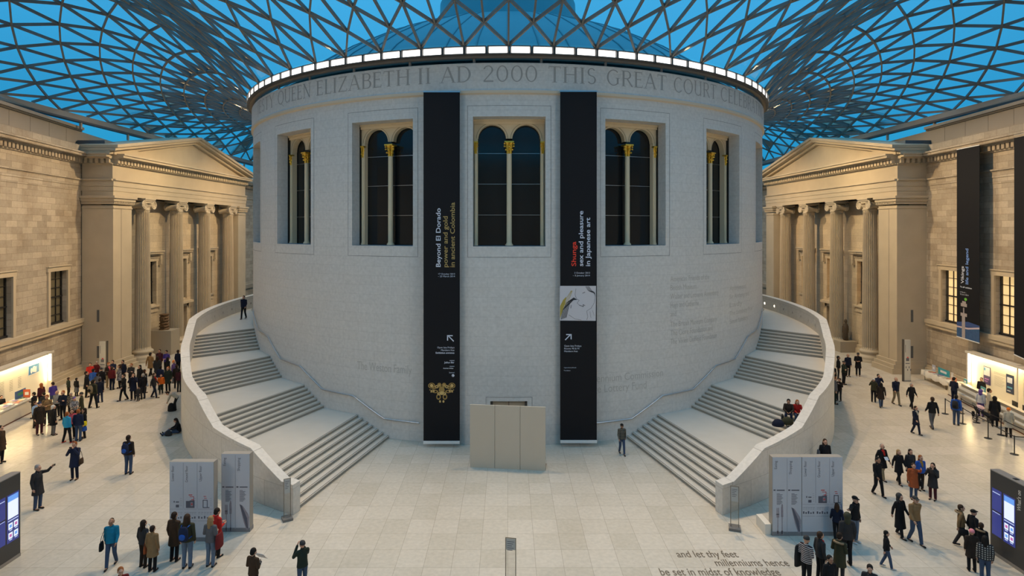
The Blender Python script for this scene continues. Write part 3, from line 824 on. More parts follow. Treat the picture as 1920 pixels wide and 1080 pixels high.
for s in (-1, 1):
    side = 'left' if s < 0 else 'right'
    root = empty('staircase', (0,0,0), label='%s curved stone staircase sweeping up around the round building' % side, cat='staircase')
    steps = MB(); nos = MB(); RI_ = RD-.02
    NRS = 7; edges = []
    for (i0, o0, i1, o1, z0, z1) in flights:
        for k in range(NRS):
            f = k/(NRS-1); zz0 = z0+(z1-z0)*k/NRS; zz1 = z0+(z1-z0)*(k+1)/NRS
            edges.append((i0+(i1-i0)*f, o0+(o1-o0)*f, zz0, zz1))
    edges.append((3.0, 3.0, flights[-1][5], None))
    for q in range(len(edges)-1):
        ia, oa, zl, zh = edges[q]; ib, ob, _, _ = edges[q+1]
        # riser
        A, B = P(ia, RI_, zl, s), P(oa, ell(oa, WT*.5), zl, s)
        C, D = P(oa, ell(oa, WT*.5), zh-.035, s), P(ia, RI_, zh-.035, s)
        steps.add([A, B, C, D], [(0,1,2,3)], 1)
        # tread with a slightly forward lip
        dv = (P(ib, RI_, 0, s)-P(ia, RI_, 0, s)); lip = Vector(((A-P(ia+.01, RI_, zl, s))).normalized()*.03)
        n = 2 if ib-ia < .05 else (10 if ib-ia < .3 else 60)
        inn = [P(ia+(ib-ia)*k/n, RI_, zh, s) for k in range(n+1)]; outr = [P(oa+(ob-oa)*k/n, ell(oa+(ob-oa)*k/n, WT*.5), zh, s) for k in range(n+1)]
        inn[0] = inn[0]+lip; outr[0] = outr[0]+lip
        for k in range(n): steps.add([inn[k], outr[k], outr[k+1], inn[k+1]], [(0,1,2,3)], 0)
        steps.add([inn[0], outr[0], outr[0]-Vector((0,0,.035)), inn[0]-Vector((0,0,.035))], [(0,1,2,3)], 0)
        # dark grip strip set in the tread
        up = Vector((0,0,.003)); a0, b0 = inn[0]-lip*1.2, outr[0]-lip*1.2; back = -lip.normalized()*.035
        nos.add([a0+up, b0+up, b0+back+up, a0+back+up], [(0,1,2,3)], 0)
    # side under the treads is closed by the parapet wall
    steps.build('steps', [M_tread, M_riser], parent=root)
    nos.build('grip_strips', M_nosing, parent=root)
    m = MB(); azs = sorted(set([.296+i*(3.14-.296)/150 for i in range(151)] + [a for a, _ in topaz if a < 3.14]))
    def prof4(az):
        r = ell(az); z = top_at(az)
        return [P(az, r, 0, s), P(az, r, z-.16, s), P(az, r+.03, z-.16, s), P(az, r+.03, z, s), P(az, r-WT, z, s), P(az, r-WT, 0, s)]
    m.rings([prof4(a) for a in azs], smooth=False)
    m.build('parapet', M_parapet, parent=root)
    # round recessed lights in the inner face of the parapet by the landing
    m = MB(); mh = MB()
    for k in range(9):
        az = 1.08+k*.085; r = ell(az, WT)-.015
        c = P(az, r, 5.1, s); n_ = P(az, 1, 0, s)-P(az, 0, 0, s); t = P(az+.01, r, 5.1, s)-c; t.normalize()
        (mh if (s > 0 and k in (5, 6, 7)) else m).add([c-t*.09-Vector((0,0,.08)), c+t*.09-Vector((0,0,.08)), c+t*.09+Vector((0,0,.08)), c-t*.09+Vector((0,0,.08))], [(0,1,2,3)])
    m.build('recessed_lights', mat('recess_lamp_off', (.16, .13, .10), .4), parent=root)
    if mh.v: mh.build('lit_recessed_lights', mat('recess_lamp_on', (1, 1, 1), .4, emit=(1, .85, .6), es=6), parent=root)
    # handrail on the drum wall
    m = MB(); pts = []
    hr = [(786, 793, None), (720, 785, None), (662, 742, None), (605, 730, None), (562, 686, None), (526, 673, None), (502.5, 631.6, None), (484, 618, None), (474.6, 583, None)]
    zz = []
    for px, py, _ in hr:
        p = abs(psi_of(px+.0, RD+.09)); Z = DY-(RD+.09)*cos(p); zz.append((p, z_on(py, Z)))
    zz += [(1.25, 5.6), (1.6, 5.6)]
    for (pa, za), (pb, zb_) in zip(zz, zz[1:]):
        for k in range(6): pts.append(P(pa+(pb-pa)*k/6, RD+.10, za+(zb_-za)*k/6, s))
    m.tube(pts, .042, 8)
    for k in range(3, len(pts), 9): 
        q = pts[k]; c = Vector((DX, DY, q.z)); dirv = (c-q).normalized(); m.tube([q-Vector((0,0,.02)), q+dirv*.1-Vector((0,0,.07))], .014, 6)
    m.build('handrail', M_chrome, parent=root)
# ------------------------------------------------------------------ hanging banners on the drum
M_btxt_w = mat('banner_pale_lettering', (.66, .70, .80), .6)
M_btxt_g = mat('banner_gold_lettering', (.42, .30, .10), .6)
M_btxt_r = mat('banner_red_lettering', (.85, .05, .02), .6)
M_paper = mat('print_grey_white', (.60, .58, .60), .6)
M_ink = mat('print_ink', (.03, .03, .035), .6)
def banner_frame(x0, x1, Z, ang=0.0):
    """vertical plane seen from the camera: returns fn(px, py, d) giving points on it"""
    def fn(px, py, d=0.0):
        u = (px-CX)/F; xm = ((x0+x1)/2-CX)/F*Z; t = math.tan(ang)
        # plane through (xm, Z), running at angle
        k = (Z - xm*t)/(1-u*t); n = Vector((sin(ang), -cos(ang), 0))
        return Vector((u*k, k, z_on(py, k))) + n*d
    return fn
def drum_banner(name, x0, x1, yt, yb, label, ang):
    Z = DY-RD*cos(psi_of((x0+x1)/2))-.55
    fn = banner_frame(x0, x1, Z, ang); m = MB()
    A = [fn(x0, yt), fn(x1, yt), fn(x1, yb), fn(x0, yb)]; B = [fn(x0, yt, -.03), fn(x1, yt, -.03), fn(x1, yb, -.03), fn(x0, yb, -.03)]
    m.add(A+B, [(0,1,2,3),(7,6,5,4),(0,4,5,1),(1,5,6,2),(2,6,7,3),(3,7,4,0)])
    root = m.build(name, M_banner, label=label, cat='banner')
    m = MB(); m.bar(fn(x0-1, yt-.5), fn(x1+1, yt-.5), .05, .07); m.build('top_rail', M_chrome, parent=root)
    m = MB(); m.bar(fn(x0, yb+2), fn(x1, yb+2), .16, .14); m.build('bottom_rail', M_white, parent=root)
    return root, fn
def vtext(m, fn, s, xbase, ystart, yend, size, mi=0, bold=.0):
    """text reading upwards: baseline x = xbase, from ystart up to yend (pixels of the banner face)"""
    v, f = text2d(s, bold)
    if not v: return
    a = min(p[0] for p in v); b = max(p[0] for p in v)
    m.add([fn(xbase-p[1]*size, ystart-(p[0]-a)/(b-a)*(ystart-yend), .012) for p in v], f, mi)
def htext(m, fn, s, x, y, size, mi=0, align='l', width=None, bold=0.0, d=.012):
    v, f = text2d(s, bold)
    a = min(p[0] for p in v); b = max(p[0] for p in v); k = width/(b-a) if width else size
    ox = {'l': 0, 'r': -(b-a)*k, 'c': -(b-a)*k/2}[align]
    m.add([fn(x+ox+(p[0]-a)*k, y-p[1]*size, d) for p in v], f, mi)

b1, fn = drum_banner('hanging_banner', 794, 862, 172.5, 827, 'tall black banner reading Beyond El Dorado with a gold ornament near its foot', -.02)
m = MB()
vtext(m, fn, 'Beyond El Dorado', 826, 500.5, 390.5, 12.3, 0, .012)
vtext(m, fn, 'power and gold', 839.3, 501, 405.5, 12.3, 1, .012); vtext(m, fn, 'in ancient Colombia', 852.6, 501, 379.5, 12.3, 1, .012)
htext(m, fn, '17 October 2013', 853, 515, 4.2, 0, 'r', 31); htext(m, fn, '– 23 March 2014', 853, 519.5, 4.2, 0, 'r', 32)
def arrow(m, fn, x, y, k, s):
    q = lambda a, b: fn(x+s*a*k, y+b*k, .012)
    m.add([q(-.1, 0), q(.1, -.1*0), q(.95, .85), q(.85, .97)], [(0,1,2,3)]); m.add([q(-.1,-.02), q(.75,-.02), q(.75,.14), q(.06,.14), q(.06,.8), q(-.1,.8)], [(0,1,2,3),(0,3,4,5)])
arrow(m, fn, 839.5, 628.5, 12.5, 1)
htext(m, fn, 'Open late Fridays', 852, 653, 4.6, 0, 'r', 32); htext(m, fn, 'Members free', 852, 658, 4.6, 0, 'r', 25); htext(m, fn, 'Exhibition entrance', 852, 663, 4.6, 0, 'r', 35, .02)
htext(m, fn, 'Julius Bär', 852, 681, 4.6, 0, 'r', 19, .02); htext(m, fn, 'American Airlines', 850, 691.5, 3.2, 0, 'r', 19, .02); htext(m, fn, 'Sponsored', 852, 699.5, 3.4, 0, 'r', 10)
for y, w in ((675.5, 9), (686.5, 9)): m.add([fn(852-w, y, .012), fn(852, y, .012), fn(852, y+.8, .012), fn(852-w, y+.8, .012)], [(0,1,2,3)])
m.add([fn(849.5+2.6*cos(a*pi/8), 704+2.6*sin(a*pi/8), .012) for a in range(16)], [tuple(range(16))])
htext(m, fn, 'e', 848.2, 705.6, 3.6, 2, d=.016)
m.build('lettering', [M_btxt_w, M_btxt_g, M_banner], parent=b1)
# golden ornament printed on the cloth, as flat printed shapes
m = MB(); cx, cy = 828.3, 735
def disc(m, fn, x, y, rx, ry, mi, d, n=14, inner=0.0):
    if inner:
        vs = []; fs = []
        for i in range(n):
            a = 2*pi*i/n; vs += [fn(x+rx*cos(a), y+ry*sin(a), d), fn(x+rx*inner*cos(a), y+ry*inner*sin(a), d)]
        for i in range(n): j = (i+1) % n; fs.append((2*i, 2*j, 2*j+1, 2*i+1))
        m.add(vs, fs, mi)
    else: m.add([fn(x+rx*cos(2*pi*i/n), y+ry*sin(2*pi*i/n), d) for i in range(n)], [tuple(range(n))], mi)
for s_ in (-1, 1):
    disc(m, fn, cx+s_*19, cy-12, 6.5, 5.5, 0, .010, inner=.72); disc(m, fn, cx+s_*19, cy-12, 3.2, 3.2, 1, .012)
    disc(m, fn, cx+s_*14.5, cy-8, 3.6, 3.2, 0, .013, inner=.4); disc(m, fn, cx+s_*4.5, cy-13, 4.0, 4.4, 0, .010, inner=.45); disc(m, fn, cx+s_*4.5, cy-13, 1.6, 1.6, 1, .013)
    disc(m, fn, cx+s_*9.5, cy-10, 3.4, 3.0, 1, .010, inner=.4); disc(m, fn, cx+s_*12, cy-1, 5.5, 3.0, 0, .010, inner=.5); disc(m, fn, cx+s_*17, cy-2, 4.0, 2.4, 1, .012, inner=.45)
    disc(m, fn, cx+s_*6.0, cy+9, 4.4, 5.4, 0, .010, inner=.55); disc(m, fn, cx+s_*3.2, cy+17.5, 1.8, 2.4, 1, .012); disc(m, fn, cx+s_*5, cy+3, 3.4, 2.6, 1, .013, inner=.3)
    disc(m, fn, cx+s_*22, cy-4, 1.2, 1.2, 0, .012); disc(m, fn, cx+s_*20, cy, 1.0, 1.0, 1, .012)
disc(m, fn, cx, cy-4, 5.5, 6.5, 0, .009); disc(m, fn, cx, cy+2, 4.2, 3.4, 1, .011)
m.build('printed_ornament', [noisy('print_gold', (.55, .36, .10), (.20, .11, .03), .5, 30), noisy('print_gold_light', (.85, .62, .25), (.45, .28, .08), .5, 30)], parent=b1)

b2, fn = drum_banner('hanging_banner', 1050.5, 1119, 171.5, 825.5, 'tall black banner reading Shunga with a pale drawing across its middle', .02)
m = MB()
vtext(m, fn, 'Shunga', 1080, 499, 453, 12.3, 1, .012)
vtext(m, fn, 'sex and pleasure', 1093.3, 499, 395.5, 12.0, 0, .012); vtext(m, fn, 'in Japanese art', 1106.3, 499, 408, 12.0, 0, .012)
htext(m, fn, '3 October 2013', 1106, 513, 4.2, 0, 'r', 29); htext(m, fn, '– 5 January 2014', 1106, 518, 4.2, 0, 'r', 32)
arrow(m, fn, 1070.5, 626.5, 12.0, -1)
htext(m, fn, 'Open late Fridays', 1058, 650, 4.6, 0, 'l', 32); htext(m, fn, 'Rooms 90 & 91', 1058, 655, 4.6, 0, 'l', 28); htext(m, fn, 'Members free', 1058, 660, 4.6, 0, 'l', 25)
htext(m, fn, 'Supported by the Blavatnik', 1057.5, 690, 2.6, 0, 'l', 23); htext(m, fn, 'Foundation', 1057.5, 695.5, 2.6, 0, 'l', 12)
m.build('lettering', [M_btxt_w, M_btxt_r], parent=b2)
m = MB(); q = lambda x, y, d=.010: fn(x, y, d)
m.add([q(1049.5, 536), q(1117.5, 536), q(1117, 601.5), q(1049.3, 601)], [(0,1,2,3)], 0)
def stroke(pts, w, mi=1, d=.014):
    for (xa, ya), (xb, yb) in zip(pts, pts[1:]):
        l = sqrt((xb-xa)**2+(yb-ya)**2) or 1; nx, ny = -(yb-ya)/l*w/2, (xb-xa)/l*w/2
        m.add([q(xa+nx, ya+ny, d), q(xb+nx, yb+ny, d), q(xb-nx, yb-ny, d), q(xa-nx, ya-ny, d)], [(0,1,2,3)], mi)
for k in range(7):
    stroke([(1052+k*1.6, 599-k*.6), (1055+k*2.1, 582-k*2), (1063+k*2.0, 567-k*.8), (1076+k, 558+k*.6)], .9)
m.add([q(1050, 598, .012), q(1050, 574, .012), q(1056, 562, .012), q(1062, 556, .012), q(1060, 568, .012), q(1055, 582, .012)], [tuple(range(6))], 2)
for k in range(3): stroke([(1056+k*3, 572), (1064+k*2.5, 556), (1071+k, 545)], .8, 2)
for k in range(4): stroke([(1098+k*2, 537), (1103+k*2, 545), (1110+k*1.5, 548), (1116, 550+k*2)], .8)
stroke([(1080, 541), (1078, 552), (1081, 560), (1086, 563), (1082, 568), (1086, 572)], .5); stroke([(1092, 550), (1097, 547.5)], .9)
stroke([(1070, 578), (1071, 572)], .9); stroke([(1116, 554), (1114, 568), (1108, 578), (1100, 583)], .5); stroke([(1086, 572), (1094, 575), (1093, 571), (1097, 573)], .9)
stroke([(1100, 583), (1102, 594), (1100, 600)], .5); stroke([(1106, 584), (1108, 596)], .4); stroke([(1111, 582), (1114, 592)], .4); stroke([(1066, 590), (1078, 598), (1090, 600)], .5)
m.build('printed_drawing', [M_paper, M_ink, mat('print_yellow', (.42, .32, .06), .6)], parent=b2)

# ------------------------------------------------------------------ banners on the right wall
def wall_banner(x0, x1, ytl, ytr, ybl, ybr, label, off=.85):
    Mw, U, _ = WR; sp = -.09
    def pt(px, d=0.0):
        u = (px-CX)/F; X0 = 34.8+sp*48.3-off; Z = X0/(u-(-sp)) if False else None
        # wall line X = 34.8 - .09*(48.3-Z) - off
        Z = (34.8-.09*48.3-off-d)/(u-.09); return u*Z, Z
    def fn(px, py, d=0.0):
        X_, Z = pt(px, d); return Vector((X_, Z, z_on(py, Z)))
    m = MB()
    A = [fn(x0, ytl), fn(x1, ytr), fn(x1, ybr), fn(x0, ybl)]; B = [v+Vector((.03, 0, 0)) for v in A]
    m.add(A+B, [(0,1,2,3),(7,6,5,4),(0,4,5,1),(1,5,6,2),(2,6,7,3),(3,7,4,0)])
    root = m.build('hanging_banner', M_banner, label=label, cat='banner')
    m = MB(); m.bar(fn(x0, ytl-.5), fn(x1, ytr-.5), .05, .06); m.bar(fn(x0, ybl+.5), fn(x1, ybr+.5), .05, .06); m.build('rail', M_white, parent=root)
    return root, fn
bv, fnv = wall_banner(1794, 1836.5, 281, 272.5, 630, 643, 'narrow black banner reading Vikings with a sword hilt over a blue sea')
lin = lambda x: (x-1794)/42.5
fn = lambda x, y, d=0.0: fnv(x, y+lin(x)*(-8.5+(y-281)/349*21.5), d)     # face coordinates: level lines of the banner
m = MB()
vtext(m, fn, 'Vikings', 1807, 530, 498, 7.5, 0, .012); vtext(m, fn, 'life and legend', 1815.5, 530, 465, 7.8, 1, .012)
htext(m, fn, 'The BP exhibition', 1800, 537.5, 3.6, 0, 'l', 22, .02); htext(m, fn, '6 March –', 1800, 547, 3.4, 0, 'l', 12); htext(m, fn, '22 June 2014', 1800, 551, 3.4, 0, 'l', 16)
m.build('lettering', [M_btxt_w, mat('banner_blue_lettering', (.20, .36, .80), .6)], parent=bv)
m = MB()
g_ = lambda x, y, d=.012: fn(x, y, d)
m.add([g_(1794, 610), g_(1836.5, 604), g_(1836.5, 630), g_(1794, 630)], [(0,1,2,3)], 0)
m.add([g_(1794, 603), g_(1815, 598), g_(1836.5, 600), g_(1836.5, 606), g_(1794, 612)], [(0,1,2,3,4)], 1)
m.add([g_(1794, 610, .014), g_(1815, 609, .014), g_(1836.5, 603, .014), g_(1836.5, 606, .014), g_(1815, 612, .014), g_(1794, 613, .014)], [(0,1,4,5),(1,2,3,4)], 2)
for k in range(6): stroke_y = 615+k*2.6; m.add([g_(1794, stroke_y, .014), g_(1836.5, stroke_y-2, .014), g_(1836.5, stroke_y-1.3, .014), g_(1794, stroke_y+.4, .014)], [(0,1,2,3)], 1)
for a, b, c, d in ((1803.5, 590, 1809.5, 630), (1801, 584, 1813, 590), (1805.8, 574, 1808, 584), (1801.5, 566, 1813, 572), (1804, 562, 1811, 566)):
    m.add([g_(a, b, .018), g_(c, b, .018), g_(c, d, .018), g_(a, d, .018)], [(0,1,2,3)], 3)
disc(m, lambda x, y, d: g_(x, y, d), 1810.5, 558, 2.6, 2.8, 4, .016)
m.build('printed_sea_and_sword', [noisy('print_sea', (.015, .05, .13), (.06, .14, .28), .6, 6), mat('print_dusk_blue', (.04, .08, .24), .6), mat('print_pink_foam', (.55, .45, .50), .6), noisy('print_sword', (.45, .42, .42), (.30, .24, .22), .6, 20), mat('print_green_dot', (.15, .5, .05), .6)], parent=bv)
be, _ = wall_banner(1901.5, 1945, 254, 245, 664, 684, 'black banner cut by the right edge of the view, nothing printed in sight')

# ------------------------------------------------------------------ hoarding before the door
m = MB(); A = floor_at(881, 876); B = floor_at(1023, 883); t = (B-A).normalized(); nrm = Vector((t.y, -t.x, 0))
def hp(u, d, z): return A+t*u+nrm*d+Vector((0,0,z))
Lh = (B-A).length; H_ = 3.16
def hbox(u0, u1, d0, d1, z0, z1, mi=0):
    vs = [hp(u, d, z) for z in (z0, z1) for u, d in ((u0, d0), (u1, d0), (u1, d1), (u0, d1))]
    m.add(vs, [(0,3,2,1),(4,5,6,7),(0,1,5,4),(1,2,6,5),(2,3,7,6),(3,0,4,7)], mi)
M_ply = noisy('hoarding_board', (.56, .49, .39), (.52, .45, .355), .6, .7)
hb = empty('hoarding', (0,0,0), label='plain tan three-board hoarding standing in front of the small doorway', cat='hoarding')
for i in range(3):
    m = MB(); hbox(Lh*i/3+.008, Lh*(i+1)/3-.008, -.09, 0, 0, H_); m.build('board', M_ply, parent=hb)
m = MB(); hbox(.02, Lh-.02, -.14, -.09, 0, H_-.02); hbox(0, Lh, -.8, -.1, 0, .06); hbox(0, .06, -.8, -.1, .06, .12)
m.build('back_frame', mat('hoarding_frame', (.25, .2, .15), .8), parent=hb)

# ------------------------------------------------------------------ floor inscription
m = MB(); M_fl = mat('floor_lettering', (.13, .10, .07), .6)
def floor_line(s, xa, ya, xb, size, bold=.01):
    A = floor_at(xa, ya); B = floor_at(xb, ya); w = (B-A).length
    add_text(m, s, lambda u, v: Vector((A.x+u+v*.0, A.y+v, .004)), width=w, size=size, bold=bold)
floor_line('and let thy feet', 1271, 1045, 1386, .62); floor_line('millenniums hence', 1344, 1061.5, 1482, .62); floor_line('be set in midst of knowledge', 1240, 1079, 1466, .62)
fo = m.build('floor_inscription', M_fl, label='dark lettering set in the pale paving that begins and let thy feet', cat='inscription')

# ------------------------------------------------------------------ information boards
M_board = mat('board_face', (.50, .51, .55), .5); M_bedge = mat('board_edge', (.30, .27, .23), .5); M_bfoot = mat('board_foot', (.20, .20, .21), .5)
M_bline = mat('board_line', (.32, .33, .37), .5); M_bprint = mat('board_print', (.10, .10, .13), .5); M_bred = mat('board_red', (.6, .06, .06), .5); M_bcut = noisy('board_silver', (.20, .17, .20), (.36, .33, .36), .5, 12)
def info_board(panels, label):
    """panels: list of (x0, x1, columns); one free standing slab per entry list"""
    root = empty('information_board', (0,0,0), label=label, cat='information board'); first = True
    for (x0, x1, yt, yb, cols) in panels:
        Z = 12*F/(yb-CY); X0, X1 = (x0-CX)/F*Z, (x1-CX)/F*Z; H = z_on(yt, Z)
        r = root if len(panels) == 1 else None
        m = MB(); m.box((X0, Z, .14), (X1, Z+.30, H)); sl = m.build('slab', M_bedge, parent=root)
        m = MB(); m.box((X0-.01, Z-.012, 0), (X1+.01, Z+.31, .15)); m.build('foot', M_bfoot, parent=root)
        m = MB(); m.box((X0+.01, Z-.012, .16), (X1-.01, Z, H-.01)); face = m.build('face', M_board, parent=root)
        k = F/Z; P2 = lambda px, py, d=0.0: Vector(((px-CX)/k, Z-.014-d*.3, z_on(py, Z)))
        m = MB(); R_ = lambda a, b, c, d, mi=1, dd=.004: m.add([P2(a, b, dd), P2(c, b, dd), P2(c, d, dd), P2(a, d, dd)], [(0,1,2,3)], mi)
        for (cx0, cx1, title, what) in cols:
            if cx0 > x0+2: R_(cx0-.4, yt+2, cx0+.4, yb-(62 if what in 'LGU' else 6), 0)
            v, f = text2d(title, .0); a = min(p[0] for p in v); b = max(p[0] for p in v); ln = {'Eating': 15, 'Shopping': 25, 'Lower floor': 28.5, 'Ground floor': 31, 'Upper floor': 29}[title]
            xb = cx0+8.5
            m.add([P2(xb-p[1]*7.2, yt+7+ln-(p[0]-a)/(b-a)*ln, .004) for p in v], f, 1)
            if what in 'ES':
                for q in range(11):
                    R_(cx0+8, yt+68+q*2.0, cx0+ (18 if q % 4 == 3 else 14+((q*5) % 7)), yt+68.8+q*2.0)
                R_(cx0+2, yt+60.5, cx0+6, yt+63, 1); R_(cx0+8, yt+61, cx0+23, yt+63)
            if what == 'E':
                xm = (cx0+cx1)/2
                for e in (-5.5, -3.6, -1.7): R_(xm+e-.6, yt+95, xm+e+.6, yt+108, 2)
                R_(xm-6.2, yt+106, xm-1.1, yt+113, 2); R_(xm-4.3, yt+112, xm-2.9, yt+144, 2); R_(xm-5.4, yt+138, xm-1.8, yt+145, 2)
                m.add([P2(xm+a_, yt+b_, .004) for a_, b_ in ((2.4, 112), (2.2, 95), (4.0, 86), (5.8, 90), (6.4, 100), (6.6, 112))], [tuple(range(6))], 2)
                R_(xm+3.6, yt+111, xm+5.2, yt+144, 2); R_(xm+2.6, yt+138, xm+6.4, yt+145, 2)
            if what == 'S':
                m.add([P2(cx0+a_, yt+b_, .004) for a_, b_ in ((8, 94), (14, 97), (24, 112), (26, 118), (25, 140), (21, 143), (15, 125))], [tuple(range(7))], 2)
                m.add([P2(cx0+a_, yt+b_, .006) for a_, b_ in ((8, 94), (12, 96), (22, 120), (24, 140), (21, 138), (12, 108))], [tuple(range(6))], 1)
            if what in 'LGU':
                xm = (cx0+cx1)/2
                if what == 'L': R_(xm-5, yt+73, xm-3, yt+76); R_(xm-1, yt+74, xm+5, yt+76); R_(xm-1, yt+80, xm+5, yt+85)
                if what == 'G':
                    R_(xm-3, yt+61, xm+4, yt+62.5, 3); R_(xm-1, yt+64.5, xm+7, yt+65.5, 3); R_(xm+6, yt+65, xm+7, yt+73, 3); R_(xm+2, yt+70, xm+7, yt+71.5, 3)
                    R_(xm-8, yt+73, xm-1, yt+86); R_(xm-1, yt+72, xm+8, yt+86, 1); R_(xm+.5, yt+75, xm+5, yt+83, 2, .006); disc(m, lambda x, y, d: P2(x, y, d), xm+3, yt+79, 1.6, 1.6, 3, .008)
                if what == 'U':
                    R_(xm-3, yt+64, xm+2, yt+65, 3); R_(xm-2, yt+67.5, xm+3, yt+68.5, 3)
                    for a_, b_, c_, d_ in ((-4.5, 71, -3.2, 86), (3.2, 71, 4.5, 86), (-4.5, 71, 4.5, 72.3), (-4.5, 84.6, 8, 86)): R_(xm+a_, yt+b_, xm+c_, yt+d_)
                for q in range(5): R_(cx1-6, yt+68+q*3.4, cx1-2.5, yt+68.7+q*3.4, 0)
                for q in range(5):
                    xx = cx0+2+q*(cx1-cx0-3)/5; hh = (4.5, 3, 5, 2.5, 4)[q]; R_(xx, yt+106-hh, xx+2.6, yt+106)
                    R_(xx, yt+94, xx+4, yt+95, 0); R_(xx, yt+97, xx+3, yt+97.8, 0)
                R_(cx0+1, yt+110, cx1-1, yt+110.8, 0); R_(cx0+1, yt+88, cx1-1, yt+88.6, 0)
        m.build('print', [M_bline, M_bprint, M_bcut, M_bred], parent=face)
    return root
info_board([(318, 401, 866, 1015, [(318, 344, 'Lower floor', 'L'), (344, 370, 'Ground floor', 'G'), (370, 400, 'Upper floor', 'U')])], 'grey board showing three floor plans, left of the stairs with people reading it')
info_board([(415, 468.5, 851, 997, [(415, 441.5, 'Eating', 'E'), (441.5, 468, 'Shopping', 'S')])], 'narrow grey board headed Eating and Shopping in front of the left stair wall')
info_board([(1448, 1503, 857, 1004.5, [(1448, 1475.5, 'Eating', 'E'), (1475.5, 1503, 'Shopping', 'S')]), (1503.3, 1580, 857, 1004.5, [(1503.3, 1529, 'Lower floor', 'L'), (1529, 1555, 'Ground floor', 'G'), (1555, 1580, 'Upper floor', 'U')])], 'wide grey board with eating, shopping and floor plans right of the stairs')
m = MB(); A = floor_at(1447, 1003.5); m.box((A.x-.25, A.y+.02, 0), (A.x-.01, A.y+.85, .42)); m.build('donation_box', mat('box_white', (.70, .66, .58), .5), label='low white box on the floor against the left edge of the wide board', cat='box')

# ------------------------------------------------------------------ what's on kiosks (screens)
def kiosk(s, Yf, X, L, H, label):
    """slab running along the view, screen face towards the court centre"""
    root = empty('screen_kiosk', (0,0,0), label=label, cat='screen kiosk')
    sx_ = -s                                        # inward direction
    th = .34
    xa, xb = sorted((s*X, s*(X+th)))
    m = MB(); m.box((xa, Yf-L, .12), (xb, Yf, H)); m.build('casing', mat('kiosk_dark', (.045, .042, .04), .3), parent=root)
    m = MB(); m.box((xa-.01, Yf-L, 0), (xb+.01, Yf+.01, .12)); m.box((xa-.005, Yf-L, H), (xb+.005, Yf+.005, H+.03)); m.build('metal_trim', mat('kiosk_trim', (.30, .27, .24), .4, .3), parent=root)
    m = MB()
    for q in (.9, 1.9): m.box((s*(X+.17)-.07, Yf-q-.07, H+.03), (s*(X+.17)+.07, Yf-q+.07, H+.045))
    m.build('speaker_grille', M_black, parent=root)
    fx = s*X-s*.006
    def q(v, z, d=0.0): return Vector((fx-s*d, Yf-v, z))
    # v measured from the far edge towards the camera
    def R_(v0, v1, z0, z1, mi, d=.0): m.add([q(v0, z0, d), q(v1, z0, d), q(v1, z1, d), q(v0, z1, d)], [(0,1,2,3)], mi)
    m = MB()
    if s < 0: A0, A1, B0, B1 = .06, .58, .64, 1.2          # bright column is at the far edge on the left kiosk
    else: A0, A1, B0, B1 = .57, 1.07, .08, .50
    R_(B0, B1, .75, 1.62, 1); R_(B0, B1, 1.66, 2.45, 1); R_(B0+.03, B1-.06, 2.3, 2.33, 2, .004); R_(B0+.03, B1-.06, 1.58, 1.60, 2, .004)
    R_(A0, A1, .72, 2.45, 1); R_(A0+.04, A1-.04, 1.58, 2.2, 0, .004); R_(A0+.04, A1-.04, 2.2, 2.4, 3, .004)
    for i in range(2):
        for j in range(2):
            v0 = A0+.05+i*(A1-A0-.06)/2; R_(v0, v0+(A1-A0)/2-.08, .86+j*.34, 1.08+j*.34, 0, .004)
            R_(v0+.02, v0+.14, .80+j*.34, .84+j*.34, 2, .004)
            R_(v0+.04, v0+.14, .92+j*.34, 1.02+j*.34, 4 if (i+j) % 2 else 3, .006)
    R_(A0+.04, A1-.04, 1.49, 1.53, 2, .004)
    m.build('screen', [mat('screen_white', (.1,.1,.1), .4, emit=(.80, .88, 1.0), es=.85), mat('screen_navy', (.02,.02,.05), .3, emit=(.02, .028, .16), es=1.0), mat('screen_pale_line', (.1,.1,.1), .4, emit=(.5, .6, .9), es=.8),
        mat('screen_blue', (.05,.1,.2), .4, emit=(.12, .30, .75), es=.9), mat('screen_pink', (.1,.05,.08), .4, emit=(.55, .12, .40), es=.8)], parent=root)
    m = MB(); v, f = text2d("What's on", .01); a = min(p[0] for p in v); b = max(p[0] for p in v)
    vb = 1.30 if s > 0 else 1.6
    sg = 1
    m.add([q(vb-p[1]*.22*sg if s < 0 else vb-p[1]*.22, 2.12+(p[0]-a)/(b-a)*.72, .004) for p in v], f); m.build('lettering', mat('kiosk_lettering', (.7, .68, .62), .5), parent=root)
kiosk(-1, 21.45, 17.92, 3.0, 3.06, "dark screen slab at the left edge showing a bright listing")
kiosk(1, 21.7, 17.95, 3.0, 3.06, "dark screen slab reading What's on at the lower right edge")

# ------------------------------------------------------------------ small framed notice stands
def notice(p, H, w, label, rz=0.0, sheet=.62):
    root = empty('notice_stand', p, rz, label=label, cat='notice stand')
    m = MB(); m.box((-w*.75, -.22, 0), (w*.75, .22, .10)); m.build('base', mat('stand_base', (.16, .15, .14), .5), parent=root)
    m = MB()
    for s_ in (-1, 1): m.box((s_*w/2-.012, -.012, .1), (s_*w/2+.012, .012, H))
    m.box((-w/2, -.012, H-.02), (w/2, .012, H)); m.build('frame', mat('stand_metal', (.20, .17, .13), .4, .5), parent=root)
    m = MB(); m.box((-w/2+.012, -.004, .1), (w/2-.012, .004, H-.02)); m.build('clear_sheet', mgc, parent=root)
    m = MB(); m.box((-w/2+.015, -.008, H-sheet), (w/2-.015, -.005, H-.03)); pn = m.build('printed_sheet', mat('sheet_grey', (.42, .42, .40), .6), parent=root)
    m = MB()
    for k in range(5): m.box((-w/2+.05, -.0095, H-.14-k*.07), (w/2-.05-(k*37 % 5)*.02, -.0085, H-.12-k*.07))
    m.build('print', M_bprint, parent=pn)
    return root
